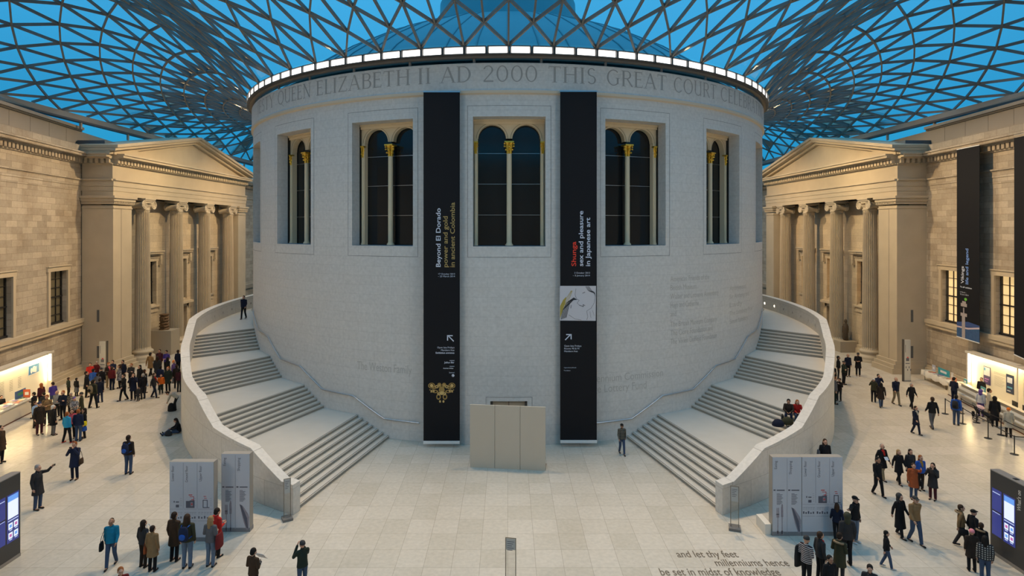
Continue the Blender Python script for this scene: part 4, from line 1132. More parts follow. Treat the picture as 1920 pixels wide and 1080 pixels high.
mgc = bpy.data.materials.new('clear_acrylic'); mgc.use_nodes = True; t_ = mgc.node_tree; t_.nodes.clear()
o_ = t_.nodes.new('ShaderNodeOutputMaterial'); ms_ = t_.nodes.new('ShaderNodeMixShader'); ta = t_.nodes.new('ShaderNodeBsdfTransparent'); gb = t_.nodes.new('ShaderNodeBsdfGlossy')
ta.inputs[0].default_value = (.93, .93, .92, 1); gb.inputs['Roughness'].default_value = .08; ms_.inputs[0].default_value = .06
t_.links.new(ta.outputs[0], ms_.inputs[1]); t_.links.new(gb.outputs[0], ms_.inputs[2]); t_.links.new(ms_.outputs[0], o_.inputs[0])
notice(floor_at(538.5, 974), 1.70, .26, 'slim framed notice stand at the foot of the left staircase wall', .55)
notice(floor_at(1377.5, 992), 1.72, .30, 'slim framed notice stand at the foot of the right staircase wall', -.35)
notice((.10, 19.45, 0), 1.72, .34, 'slim framed notice stand at the bottom centre of the court', -.18, .40)

# ------------------------------------------------------------------ pylons with maps by the porticos
def pylon(x0, x1, yb, yt, side, label):
    Z = 12*F/(yb-CY); X0, X1 = (x0-CX)/F*Z, (x1-CX)/F*Z; H = z_on(yt, Z)
    root = empty('sign_pylon', ((X0+X1)/2, Z, 0), label=label, cat='sign'); w = (X1-X0)/2
    m = MB(); m.box((-w, 0, .1), (w, .12, H)); m.build('panel', mat('pylon_white', (.52, .50, .46), .5), parent=root)
    m = MB(); xs = w if side > 0 else -w
    m.box((min(xs, xs+side*.09), .0, 0), (max(xs, xs+side*.09), .16, H+.04)); m.build('edge_fin', M_bedge if False else mat('pylon_edge', (.07, .06, .05), .5), parent=root)
    m = MB(); m.box((-w-.01, -.01, 0), (w+.01, .13, .1)); m.build('foot', M_bfoot, parent=root)
    m = MB(); R_ = lambda a, b, c, d, mi=0: m.box((a, -.006, b), (c, .0, d), mi)
    R_(-.12, 1.62, .12, 1.85); R_(-.05, 1.85, .08, 1.95, 1); R_(-w+.08, 1.40, w-.08, 1.46)
    for q in range(4): R_(-w+.1+q*.12, 1.05-(q % 2)*.2, -w+.16+q*.12, 1.2-(q % 2)*.2)
    R_(-w+.07, 2.3, -w+.10, 2.9)
    m.build('print', [M_bprint, M_bred], parent=root)
pylon(186, 198.2, 718, 640.5, 1, 'slim white map pylon beside the left portico pier')
pylon(1695.8, 1707.5, 715.5, 637.5, -1, 'slim white map pylon beside the right portico pier')

# ------------------------------------------------------------------ plinths and sculptures in the porticos
M_plinth = noisy('plinth_tan', (.42, .36, .27), (.38, .32, .24), .6, 1)
p = floor_at(305, 664)
m = MB(); m.box((-1.0, -.75, 0), (1.0, .75, 2.3)); m.box((-1.05, -.8, 0), (1.05, .8, .06))
m.build('plinth', M_plinth, loc=(p.x, p.y+.4, 0), label='tall square plinth carrying the carved trunk before the left portico', cat='plinth')
m = MB(); rr = []
for j in range(19):
    z = j/18*1.5; rr.append((.40+.05*sin(j*1.9)+(.04 if j in (0, 18) else 0)-.04*(j/18), z))
R = [[(r*cos(2*pi*i/20)*(1+.07*sin(i*3+j*1.3)), r*sin(2*pi*i/20)*(1+.07*cos(i*2+j)), z) for i in range(20)] for j, (r, z) in enumerate(rr)]
m.rings(R, smooth=False)
m.box((-.18, -.46, .9), (.18, -.3, 1.2)); m.box((-.25, -.45, .3), (.25, -.3, .45))
m.build('carved_trunk', noisy('carved_wood', (.18, .10, .045), (.09, .05, .022), .7, 6, bump=.4), loc=(p.x-.05, p.y+.35, 2.3), label='brown carved stone trunk standing on the tall plinth', cat='sculpture')
p = floor_at(1592, 661)
m = MB(); m.box((-.85, -.75, 0), (.85, .75, 1.05)); m.build('plinth', M_plinth, loc=(p.x, p.y+.75, 0), label='low square plinth between columns of the right portico', cat='plinth')
m = MB(); m.lathe([(.16, 0), (.25, .1), (.22, .7), (.28, 1.1), (.20, 1.55), (.10, 1.68), (.15, 1.85), (.12, 2.05), (.02, 2.12)], n=14)
m.box((-.24, -.1, .75), (-.14, .12, 1.4)); m.box((.14, -.1, .75), (.24, .12, 1.4))
m.build('statue', noisy('dark_bronze', (.10, .07, .045), (.06, .045, .03), .5, 6), loc=(p.x+.1, p.y+.75, 1.05), label='slender dark standing figure on the low plinth by the right portico', cat='sculpture')

# ------------------------------------------------------------------ ticket and information desks
M_desk = mat('desk_front', (.62, .57, .48), .35); M_top = mat('desk_top', (.66, .64, .58), .3); M_lit = mat('lit_back_panel', (.75, .70, .58), .6)
def deskside(s):
    Mw, U, w = (WL if s < 0 else WR)
    # local u from the corner towards the camera, d into the court
    if s < 0: u0, u1, hp_, pd = U(43.0), U(22), 3.05, .75
    else: u0, u1, hp_, pd = U(42.6), U(22), 3.15, .75
    root = empty('lit_display_wall', (0,0,0), label='glowing cream display wall behind the %s desk' % ('left' if s < 0 else 'right-hand'), cat='display wall')
    m = MB()
    m.box((u0, .3, 0), (u0+.14, pd, hp_), M=Mw); m.box((u0, .3, hp_-.16), (u1, pd+.1, hp_), M=Mw)
    if s > 0: m.box((U(37.9), .3, 0), (U(37.9)+.14, pd, hp_), M=Mw)
    m.build('surround', mat('surround_white', (.66, .60, .50), .5), parent=root)
    m = MB(); m.box((u0+.1, .42, 0), (u1, .46, hp_-.1), M=Mw); m.build('back_panel', M_lit, parent=root)
    m = MB(); m.box((u0+.2, .62, hp_-.2), (u1, .72, hp_-.165), M=Mw); m.box((u0+.145, .60, .9), (u0+.17, .70, hp_-.2), M=Mw)
    m.build('cove_light', mat('cove_strip', (1, 1, 1), .5, emit=(1.0, .76, .38), es=42), parent=root)
    # print on the wall
    m = MB(); q = lambda u, z, d=.465: Mw @ Vector((u, d, z))
    def R_(a, b, c, d_, mi, dd=.465): m.add([q(a, b, dd), q(c, b, dd), q(c, d_, dd), q(a, d_, dd)], [(0,1,2,3)], mi)
    if s < 0:
        for k in range(7):
            for c in range(2): R_(u0+3.2+c*.9, 1.9-k*.11, u0+3.2+c*.9+.35+.1*((k*3) % 3), 1.93-k*.11, 0)
        for k in range(12): R_(u0+5.0, 2.0-k*.1, u0+5.7-.1*(k % 3), 2.03-k*.1, 0)
    else:
        for k in range(9): R_(u0+2.35, 1.9-k*.08, u0+3.3-.12*(k % 3), 1.915-k*.08, 0)
        R_(u0+2.3, 2.15, u0+3.6, 2.17, 0); R_(u0+2.3, 2.07, u0+3.4, 2.09, 0)
    m.build('wall_print', mat('panel_print', (.30, .27, .22), .6), parent=root)
    posters = []
    if s < 0: posters = [(u0+1.15, 1.75, u0+2.45, 2.45, 'blue and white poster on the glowing left display wall', 'w')]
    else: posters = [(u0+1.35, 1.1, u0+2.0, 2.35, 'white and purple poster on the glowing right display wall', 'p'), (u0+3.45, 1.05, u0+4.1, 2.3, 'dark blue poster with white lettering on the glowing right wall', 'b')]
    for a, b, c, d_, lab, kd in posters:
        m = MB(); m.box((a, .465, b), (c, .49, d_), 0, Mw)
        R_(a+.03, b+(d_-b)*.5 if kd == 'p' else b+.05, c-.03, d_-.04, 1, .494)
        if kd == 'w': disc(m, lambda x, y, d: q(x, y, d), (a+c)/2, (b+d_)/2, .22, .22, 0, .498); disc(m, lambda x, y, d: q(x, y, d), (a+c)/2+.3, (b+d_)/2-.05, .12, .2, 0, .498); R_(a+.35, b+.1, a+.55, d_-.2, 0, .497)
        if kd == 'p': R_(a+.1, b+.35, c-.12, b+.42, 2, .494); R_(a+.1, b+.2, c-.25, b+.25, 2, .494); R_(a+.05, d_-.3, a+.2, d_-.1, 3, .498)
        if kd == 'b': R_(a+.1, d_-.55, c-.1, d_-.18, 2, .498); R_(a+.1, b+.15, c-.25, b+.2, 2, .498); R_(a+.1, b+.35, c-.1, b+.45, 3, .498)
        cols = {'w': [(.75, .78, .80), (.04, .22, .50), (.5, .5, .5), (.1, .3, .6)], 'p': [(.05, .03, .14), (.75, .78, .82), (.45, .15, .5), (.1, .35, .6)], 'b': [(.03, .035, .06), (.03, .05, .11), (.72, .75, .8), (.10, .35, .55)]}[kd]
        m.build('poster', [mat('poster_%s_%d' % (kd, i), c_, .5) for i, c_ in enumerate(cols)], label=lab, cat='poster')
    return Mw, U, u0
WLd = deskside(-1); WRd = deskside(1)
def desk(s, pts_, label):
    """counter running between two floor points (front foot line)"""
    A, B = pts_; t = (B-A).normalized(); nn = Vector((-t.y, t.x, 0))
    if nn.x*s < 0: nn = -nn                       # nn points to the wall
    L = (B-A).length; root = empty('service_desk', (0,0,0), label=label, cat='desk')
    def bx(m, u0, u1, d0, d1, z0, z1, mi=0):
        vs = [A+t*u+nn*d+Vector((0,0,z)) for z in (z0, z1) for u, d in ((u0, d0), (u1, d0), (u1, d1), (u0, d1))]
        m.add(vs, [(0,3,2,1),(4,5,6,7),(0,1,5,4),(1,2,6,5),(2,3,7,6),(3,0,4,7)], mi)
    m = MB(); bx(m, 0, L, .06, .9, .06, .92); m.build('body', M_desk, parent=root)
    m = MB(); bx(m, 0, L, .02, .9, 0, .05); m.build('plinth_strip', mat('desk_plinth', (.12, .05, .03), .5), parent=root)
    m = MB(); bx(m, -.02, L, -.10 if s > 0 else 0, .95, .92, 1.0); m.build('counter_top', M_top, parent=root)
    if s > 0:
        m = MB(); bx(m, 1.4, L, .22, .28, 1.0, 1.22); bx(m, 1.4, L, .10, .40, 1.22, 1.25); m.build('raised_ledge', mat('ledge_grey', (.38, .33, .26), .4), parent=root)
        m = MB(); bx(m, 1.5, L, -.28, -.08, .66, .70); m.build('bag_shelf', M_top, parent=root)
    return A, t, nn, L
Al, tl, nl, Ll = desk(-1, (floor_at(66, 771), floor_at(66, 771)+(floor_at(5, 802)-floor_at(66, 771)).normalized()*14), 'long cream desk loaded with leaflets and books on the left')
Ar, tr_, nr, Lr = desk(1, (floor_at(1776, 740), floor_at(1776, 740)+(floor_at(1910, 811)-floor_at(1776, 740)).normalized()*16), 'long cream ticket desk with a lower ledge on the right')
# low light along the foot of the glowing walls is reflected by the polished floor; leaflets and books on the left desk
random.seed(11)
cols = [(.55, .53, .50), (.10, .12, .30), (.50, .08, .05), (.45, .44, .42), (.16, .10, .30), (.08, .22, .12), (.55, .48, .32), (.30, .28, .27), (.60, .60, .62), (.45, .14, .05)]
def leaf_stack(P0, t, n, c, h, w=.22, d=.30, lab='', group=None, name='book_stack'):
    root = MB()
    rz = atan2(t.y, t.x)+random.uniform(-.15, .15)
    m = MB(); m.box((-w/2, -d/2, 0), (w/2, d/2, h), 1); m.box((-w/2-.004, -d/2-.004, h), (w/2+.004, d/2+.004, h+.006), 0); m.box((-w/2-.004, -d/2-.004, 0), (w/2+.004, d/2+.004, .005), 0)
    o = m.build(name, [mat('cover_%d' % c, cols[c], .5), mat('page_edges', (.62, .58, .50), .7)], loc=P0, label=lab, cat='book', group=group); o.rotation_euler.z = rz
for i in range(34):
    u = .5+i*.27; 
    for row in range(3):
        if (i*7+row*3) % 5 == 0 or (row == 2 and (u < 1.0 or 6.1 < u < 7.7)) or (row == 0 and (abs(u-6.6) < .2 or abs(u-8.3) < .2)): continue
        c = (i*3+row*5) % 10
        leaf_stack(Al+tl*u+nl*(.22+row*.26)+Vector((0,0,1.0)), tl, nl, c, random.choice((.03, .06, .10, .04)), lab='pile of printed guides lying on the long left desk', group='guides laid out on the left desk')
def stand_sign(P0, t, w, h, col, lab, mark=None, name='counter_sign'):
    rz = atan2(t.y, t.x)
    root = empty(name, P0, rz, label=lab, cat='sign')
    m = MB(); m.box((-w/2, -.012, .02), (w/2, .012, h)); m.build('panel', mat('sign_'+name+str(len(MATS)), col, .45), parent=root)
    m = MB(); m.box((-w/2, -.08, 0), (w/2, .08, .02)); m.build('foot', M_chrome, parent=root)
    m = MB()
    for s_ in (-1, 1):
        m.box((-w*.3, s_*.014-.001, h*.35), (w*.25, s_*.014+.001, h*.7))
    m.build('print', mark or M_white, parent=root)
stand_sign(Al+tl*.35+nl*.3+Vector((0,0,1.0)), nl, .40, .55, (.55, .10, .03), 'orange card sign on the far end of the left desk')
stand_sign(Al+tl*.2+nl*.75+Vector((0,0,1.0)), tl, 1.1, .5, (.05, .12, .28), 'dark blue card display at the far end of the left desk', mat('sign_green', (.06, .25, .10), .5))
stand_sign(Al+tl*6.6+nl*.1+Vector((0,0,1.0)), nl, .46, .6, (.60, .09, .03), 'orange card sign near the left edge of the view, farther one', )
stand_sign(Al+tl*8.3+nl*.1+Vector((0,0,1.0)), nl, .46, .6, (.60, .05, .03), 'red card sign at the very left edge of the view')
stand_sign(Al+tl*6.9+nl*.7+Vector((0,0,1.0)), tl, 1.2, .55, (.06, .16, .30), 'dark blue card display near the left edge of the view', mat('sign_green', (.06, .25, .10), .5))
# monitors on the right desk
for k, u in enumerate((6.6, 7.6, 9.9, 11.2)):
    P0 = Ar+tr_*u+nr*.62+Vector((0,0,1.0)); rz = atan2(tr_.y, tr_.x)
    root = empty('monitor', P0, rz, label=['black monitor behind the woman in the long black coat', 'black monitor just left of the seated clerk', 'black monitor right of the seated clerk', 'black monitor nearest the right edge of the view'][k], cat='monitor')
    m = MB(); m.box((-.26, -.02, .12), (.26, .02, .46)); m.build('screen_housing', M_black, parent=root)
    m = MB(); m.box((-.03, -.02, .02), (.03, .04, .2)); m.box((-.12, -.08, 0), (.12, .1, .02)); m.build('stand', M_black, parent=root)
# teal leaflet racks on the near end of the right desk
for k, (u, d, w, col, lab) in enumerate(((.35, .3, .3, (.60, .60, .62), 'white card holder at the far end of the right desk'), (.95, .7, .4, (.05, .35, .42), 'small teal leaflet rack at the far end of the right desk'),
        (3.1, .70, .55, (.05, .30, .36), 'teal and white leaflet rack halfway along the right desk'))):
    stand_sign(Ar+tr_*u+nr*d+Vector((0,0,1.0)), tr_, w, .42, col, lab)
stand_sign(Ar+tr_*.62+nr*.15+Vector((0,0,1.0)), nr, .3, .4, (.62, .14, .04), 'orange and white card at the end of the right desk')

# table with a white cloth
a = floor_at(1732, 712.5); b = floor_at(1763, 727); t = (b-a).normalized(); n_ = Vector((-t.y, t.x, 0))
if n_.x < 0: n_ = -n_
L = (b-a).length+1.2; O = a-t*.3
root = empty('folding_table', (0,0,0), label='folding table with thin dark legs beside the right desk', cat='table')
def tb(m, u0, u1, d0, d1, z0, z1, mi=0):
    vs = [O+t*u+n_*d+Vector((0,0,z)) for z in (z0, z1) for u, d in ((u0, d0), (u1, d0), (u1, d1), (u0, d1))]
    m.add(vs, [(0,3,2,1),(4,5,6,7),(0,1,5,4),(1,2,6,5),(2,3,7,6),(3,0,4,7)], mi)
m = MB(); tb(m, 0, L, 0, .75, .72, .745); m.build('table_top', M_desk, parent=root)
for u in (.3, L-.3):
    for d in (.06, .7):
        m = MB(); m.tube([O+t*u+n_*d+Vector((0,0,.72)), O+t*(u+.05)+n_*d], .018, 6); m.build('leg', M_black, parent=root)
m = MB(); nseg = 40; TR = []
for i in range(nseg+1):
    u = -.04+(L+.08)*i/nseg; w = .03*sin(i*1.7)
    TR.append([O+t*u+n_*(-.05-w)+Vector((0,0,.36+.05*sin(i*.5))), O+t*u+n_*(-.02)+Vector((0,0,.765)), O+t*u+n_*.77+Vector((0,0,.765)), O+t*u+n_*(.80+w)+Vector((0,0,.38))])
m.rings(TR, loop=False, caps=False)
for u in (-.04, L+.04): m.quad(O+t*u+n_*-.02+Vector((0,0,.765)), O+t*u+n_*.77+Vector((0,0,.765)), O+t*u+n_*.77+Vector((0,0,.40)), O+t*u+n_*-.02+Vector((0,0,.40)))
m.build('tablecloth', mat('white_cloth', (.66, .60, .50), .8), label='white cloth draped over the folding table by the right desk', cat='tablecloth')
for k, (u, w, col, lab) in enumerate(((L*.55, 1.5, (.04, .34, .40), 'long teal display board standing on the cloth-covered table'), (L*.16, .45, (.45, .48, .60), 'pale blue card box on the cloth-covered table'), (L*.86, .25, (.66, .64, .60), 'white upright card at the near end of the cloth-covered table'))):
    stand_sign(O+t*u+n_*.6+Vector((0,0,.77)), t, w, .5, col, lab)
for i in range(14):
    leaf_stack(O+t*(.3+i*(L-.6)/14)+n_*(.2+.15*(i % 3))+Vector((0,0,.768)), t, n_, (i*3) % 10, .03, lab='leaflets laid on the white tablecloth', group='leaflets on the tablecloth')
notice(floor_at(1776, 713)+Vector((0,0,0)), 1.5, .40, 'framed notice stand against the right wall above the cloth table', .9, .8)

# queue barriers
def post(p, lab):
    root = empty('barrier_post', p, label=lab, cat='barrier post')
    m = MB(); m.lathe([(.19, 0), (.19, .02), (.12, .04), (.03, .05)], n=24); m.build('base', M_black, parent=root)
    m = MB(); m.lathe([(.028, .04), (.028, .93), (.036, .94), (.036, 1.0), (.02, 1.01)], n=12); m.build('pole', M_black, parent=root)
    return root
pp = {}
for k, (x, y, lab) in {'A': (1772.3, 776, 'black belt barrier post farthest to the left in the queue'), 'E': (1802, 775, 'black belt barrier post just right of the man with the black rucksack'),
        'B': (1805.3, 794.5, 'black belt barrier post directly in front of the man with the black rucksack'), 'F': (1831, 792.5, 'black belt barrier post in front of the pushchair'),
        'C': (1852.7, 822, 'black belt barrier post nearest the viewer in the middle of the queue'), 'G': (1877, 816, 'black belt barrier post left of the orange-hatted visitor'),
        'D': (1902, 852, 'black belt barrier post nearest the lower right, front corner of the queue')}.items():
    pp[k] = floor_at(x, y); post(pp[k], lab)
def belt(a, b, lab):
    m = MB(); pts = [a+(b-a)*i/8+Vector((0,0,.955-.03*sin(pi*i/8))) for i in range(9)]
    for p, q in zip(pts, pts[1:]): m.bar(p, q, .006, .05)
    m.build('barrier_belt', mat('belt_black', (.02, .017, .015), .7), label=lab, cat='barrier belt')
D2 = pp['D']+Vector((1.6, -.1, 0)); G2 = pp['G']+(pp['G']-pp['F'])*.9
belt(pp['A'], pp['B'], 'black queue belt from the farthest-left post towards the viewer'); belt(pp['E'], pp['F'], 'black queue belt in front of the pushchair, far row'); belt(pp['F'], pp['G'], 'black queue belt passing below the woman in the long black coat')
belt(pp['B'], pp['C'], 'black queue belt in the near row, left half'); belt(pp['C'], pp['D'], 'black queue belt in the near row leading to the corner post'); belt(pp['D'], D2, 'black queue belt running off the right edge from the corner post'); belt(pp['G'], G2, 'black queue belt passing the orange-hatted visitor in the far row')
# ------------------------------------------------------------------ people
def cap_mesh(mb, a, ra, b, rb, n=10, mi=0):
    a = Vector(a); b = Vector(b); t = b-a
    if t.length < 1e-5: t = Vector((0,0,1e-4)); b = a+t
    t = t.normalized(); up = Vector((0,0,1)) if abs(t.z) < .9 else Vector((0,1,0)); x = t.cross(up).normalized(); y = t.cross(x)
    R = []
    for k in range(4):
        f = -pi/2+pi/2*k/3; r = max(ra*cos(f), ra*.05); R.append([a+t*ra*sin(f)+x*r*cos(2*pi*i/n)+y*r*sin(2*pi*i/n) for i in range(n)])
    for k in range(4):
        f = pi/2*k/3; r = max(rb*cos(f), rb*.05); R.append([b+t*rb*sin(f)+x*r*cos(2*pi*i/n)+y*r*sin(2*pi*i/n) for i in range(n)])
    mb.rings(R, mi)
def loft(mb, secs, n=16, rot=None):
    """secs: (centre, rx, ry[, axis tilt]) stacked ellipses"""
    R = []
    for k, (c, rx, ry) in enumerate(secs):
        R.append([Vector(c)+Vector((rx*cos(2*pi*i/n), ry*sin(2*pi*i/n), 0)) for i in range(n)])
    mb.rings(R)
def loft_dir(mb, secs, n=16):
    """stack of ellipses whose planes follow the line of centres"""
    C = [Vector(s[0]) for s in secs]; R = []
    for k, (c, rx, ry) in enumerate(secs):
        t = (C[min(k+1, len(C)-1)]-C[max(k-1, 0)]).normalized(); X_ = Vector((1,0,0)); X_ = (X_-t*X_.dot(t)).normalized(); Y_ = t.cross(X_)
        R.append([C[k]+X_*rx*cos(2*pi*i/n)+Y_*ry*sin(2*pi*i/n) for i in range(n)])
    mb.rings(R)
def fuse(mb, name, voxel=.012, smooth=2):
    me = bpy.data.meshes.new('tmp'); me.from_pydata(mb.v, [], mb.f); me.update()
    bm = bmesh.new(); bm.from_mesh(me); bmesh.ops.recalc_face_normals(bm, faces=bm.faces); bm.to_mesh(me); bm.free()
    o = bpy.data.objects.new('tmp', me); COL.objects.link(o)
    r = o.modifiers.new('r', 'REMESH'); r.mode = 'VOXEL'; r.voxel_size = voxel; r.use_smooth_shade = True
    if smooth: s_ = o.modifiers.new('s', 'SMOOTH'); s_.factor = .5; s_.iterations = smooth
    bpy.context.view_layer.update(); dg = bpy.context.evaluated_depsgraph_get()
    out = bpy.data.meshes.new_from_object(o.evaluated_get(dg)); out.name = name
    bpy.data.objects.remove(o); bpy.data.meshes.remove(me)
    out.materials.clear(); out.materials.append(None)
    return out
V = Vector
def base_pose():
    return dict(pel=V((0,0,.94)), che=V((0,.0,1.26)), nek=V((0,.012,1.455)), hed=V((0,-.008,1.60)), nod=0.0,
        sh=[V((-.175,.01,1.395)), V((.175,.01,1.395))], el=[V((-.225,.035,1.13)), V((.225,.035,1.13))], wr=[V((-.225,-.03,.885)), V((.225,-.03,.885))],
        hip=[V((-.088,0,.91)), V((.088,0,.91))], kn=[V((-.095,-.015,.50)), V((.095,-.015,.50))], an=[V((-.10,.02,.085)), V((.10,.02,.085))], foot=[V((0,-1,0)), V((0,-1,0))])
def P_stand(): return base_pose()
def P_apart():
    p = base_pose(); p['kn'] = [V((-.16,-.02,.50)), V((.15,.0,.50))]; p['an'] = [V((-.24,.0,.085)), V((.22,.06,.085))]; return p
def P_hold():
    p = base_pose(); p['el'] = [V((-.225,.02,1.14)), V((.225,.02,1.14))]; p['wr'] = [V((-.09,-.20,1.12)), V((.08,-.22,1.14))]; p['nod'] = .25; return p
def P_phone():
    p = base_pose(); p['el'] = [V((-.24,-.16,1.20)), V((.24,-.16,1.20))]; p['wr'] = [V((-.08,-.25,1.50)), V((.08,-.25,1.50))]; return p
def P_reach():
    p = base_pose(); p['el'][1] = V((.21,-.22,1.44)); p['wr'][1] = V((.19,-.42,1.62)); return p
def P_point():
    p = base_pose(); p['el'][0] = V((-.40,-.10,1.36)); p['wr'][0] = V((-.62,-.18,1.42)); return p
def P_walk():
    p = base_pose(); p['kn'] = [V((-.09,-.12,.51)), V((.09,.02,.50))]; p['an'] = [V((-.09,-.19,.09)), V((.09,.20,.12))]
    p['el'] = [V((-.22,.10,1.15)), V((.22,-.04,1.14))]; p['wr'] = [V((-.24,.13,.90)), V((.22,-.20,.95))]; return p
def P_walk2():
    p = P_walk(); q = dict(p)
    for k in ('kn', 'an', 'el', 'wr'): q[k] = [V((-p[k][1].x, p[k][1].y, p[k][1].z)), V((-p[k][0].x, p[k][0].y, p[k][0].z))]
    return q
def P_fold():
    p = base_pose(); p['wr'] = [V((.10,-.19,1.19)), V((-.10,-.21,1.15))]; p['el'] = [V((-.22,-.08,1.14)), V((.22,-.08,1.14))]; return p
def P_lean():      # weight on one leg, one hand at the bag strap
    p = base_pose(); p['wr'][1] = V((.10,-.17,1.32)); p['el'][1] = V((.25,-.05,1.15)); p['kn'][0] = V((-.10,-.10,.50)); p['an'][0] = V((-.13,-.05,.085)); p['an'][1] = V((.08,.03,.085)); p['nod'] = .12; return p
def P_sit():
    p = base_pose(); d = V((0,0,-.42))
    for k in ('pel', 'che', 'nek', 'hed'): p[k] = p[k]+d
    p['che'] += V((0,-.04,0)); p['nek'] += V((0,-.09,-.01)); p['hed'] += V((0,-.12,-.02)); p['nod'] = .2
    p['sh'] = [s+d+V((0,-.08,0)) for s in p['sh']]; p['hip'] = [V((-.09,-.02,.50)), V((.09,-.02,.50))]
    p['kn'] = [V((-.13,-.42,.55)), V((.13,-.42,.55))]; p['an'] = [V((-.12,-.42,.10)), V((.12,-.46,.10))]
    p['el'] = [V((-.23,-.18,.74)), V((.23,-.18,.74))]; p['wr'] = [V((-.08,-.40,.66)), V((.09,-.40,.68))]; return p
def P_floor():
    p = base_pose(); d = V((0,.08,-.80))
    for k in ('pel', 'che', 'nek', 'hed'): p[k] = p[k]+d
    p['che'] += V((0,-.05,0)); p['nek'] += V((0,-.12,-.02)); p['hed'] += V((0,-.17,-.05)); p['nod'] = .5
    p['sh'] = [s+d+V((0,-.10,0)) for s in p['sh']]; p['hip'] = [V((-.09,.04,.12)), V((.09,.04,.12))]
    p['kn'] = [V((-.14,-.36,.26)), V((.14,-.38,.14))]; p['an'] = [V((-.05,-.68,.08)), V((.10,-.78,.08))]; p['foot'] = [V((0,-.5,.8)).normalized()]*2
    p['el'] = [V((-.24,-.12,.36)), V((.24,-.12,.36))]; p['wr'] = [V((-.07,-.33,.32)), V((.07,-.33,.34))]; return p
def P_bend():
    p = base_pose(); p['pel'] = V((0,.12,.90)); p['che'] = V((0,-.12,1.10)); p['nek'] = V((0,-.30,1.17)); p['hed'] = V((0,-.43,1.20)); p['nod'] = .9
    p['sh'] = [V((-.17,-.24,1.15)), V((.17,-.24,1.15))]; p['el'] = [V((-.20,-.34,.90)), V((.20,-.34,.90))]; p['wr'] = [V((-.12,-.42,.68)), V((.12,-.42,.66))]
    p['hip'] = [V((-.09,.10,.88)), V((.09,.10,.88))]; return p
POSES = dict(stand=P_stand, apart=P_apart, hold=P_hold, phone=P_phone, reach=P_reach, point=P_point, walk=P_walk, walk2=P_walk2, fold=P_fold, lean=P_lean, sit=P_sit, floor=P_floor, bend=P_bend)
_body = {}
def head_matrix(p): return Matrix.Translation(p['hed']+Vector((0,0,.012))) @ Matrix.Rotation(p['nod'], 4, 'X') @ Matrix.Scale(1.10, 4)
def ell_ball(mb, M, c, r, n=14, m_=10):
    R = []
    for j in range(m_+1):
        t = -pi/2+pi*j/m_; rr = max(cos(t), .03)
        R.append([M @ V((c[0]+r[0]*rr*cos(2*pi*i/n), c[1]+r[1]*rr*sin(2*pi*i/n), c[2]+r[2]*sin(t))) for i in range(n)])
    mb.rings(R)
def body_mesh(pose):
    if ('b', pose) in _body: return _body[('b', pose)]
    p = POSES[pose](); mb = MB(); HM = head_matrix(p)
    ell_ball(mb, HM, (0,.005,.018), (.076,.095,.100)); ell_ball(mb, HM, (0,-.022,-.055), (.056,.066,.062)); ell_ball(mb, HM, (0,-.062,-.088), (.030,.026,.024))
    cap_mesh(mb, HM @ V((0,-.092,.012)), .009, HM @ V((0,-.112,-.022)), .015); ell_ball(mb, HM, (0,-.088,.032), (.052,.016,.012))
    ell_ball(mb, HM, (0,-.088,-.055), (.024,.012,.008))
    for s in (-1, 1): ell_ball(mb, HM, (s*.078,.008,-.008), (.013,.022,.032)); ell_ball(mb, HM, (s*.046,-.066,-.025), (.022,.022,.024))
    cap_mesh(mb, p['nek']-V((0,0,.03)), .060, HM @ V((0,.012,-.06)), .054)
    loft_dir(mb, [(p['pel']-V((0,0,.06)), .13, .09), (p['pel'], .155, .105), ((p['pel']*.5+p['che']*.5), .125, .09), (p['che'], .15, .105), (p['che']*.35+p['nek']*.65, .14, .08), (p['nek'], .07, .06)])
    for s in (0, 1):
        cap_mesh(mb, p['sh'][s], .058, p['el'][s], .042); cap_mesh(mb, p['el'][s], .041, p['wr'][s], .027)
        cap_mesh(mb, p['hip'][s], .085, p['kn'][s], .055); cap_mesh(mb, p['kn'][s], .053, p['an'][s], .038)
        cap_mesh(mb, p['an'][s]-V((0,0,.03)), .036, p['an'][s]-V((0,0,.045))+p['foot'][s]*.15, .026)
        # hand: palm, four fingers and a thumb
        t = (p['wr'][s]-p['el'][s]).normalized(); sd = 1 if s else -1
        wide = V((0,1,0)); wide = (wide-t*wide.dot(t))
        if wide.length < .3: wide = V((0,0,1)); wide = wide-t*wide.dot(t)
        wide.normalize(); nrm = t.cross(wide); inn = nrm if nrm.x*sd < 0 else -nrm
        w0 = p['wr'][s]; pm = w0+t*.05
        cap_mesh(mb, w0+t*.02, .026, w0+t*.045, .03); cap_mesh(mb, pm-wide*.022, .017, pm+t*.035-wide*.024, .015); cap_mesh(mb, pm+wide*.022, .017, pm+t*.035+wide*.024, .015)
        for q, (o_, ln) in enumerate(((-.031, .068), (-.010, .078), (.011, .073), (.031, .058))):
            k0 = pm+t*.035+wide*o_; k1 = k0+t*ln*.5+inn*.010; k2 = k1+t*ln*.35+inn*ln*.35
            cap_mesh(mb, k0, .0105, k1, .0098, 8); cap_mesh(mb, k1, .0098, k2, .0085, 8)
        th0 = w0+t*.035-wide*.02; th1 = th0-wide*.028+t*.03+inn*.012; cap_mesh(mb, th0, .013, th1, .011, 8); cap_mesh(mb, th1, .011, th1+t*.028+inn*.010, .009, 8)
    _body[('b', pose)] = fuse(mb, 'body', .0085, 2); return _body[('b', pose)]
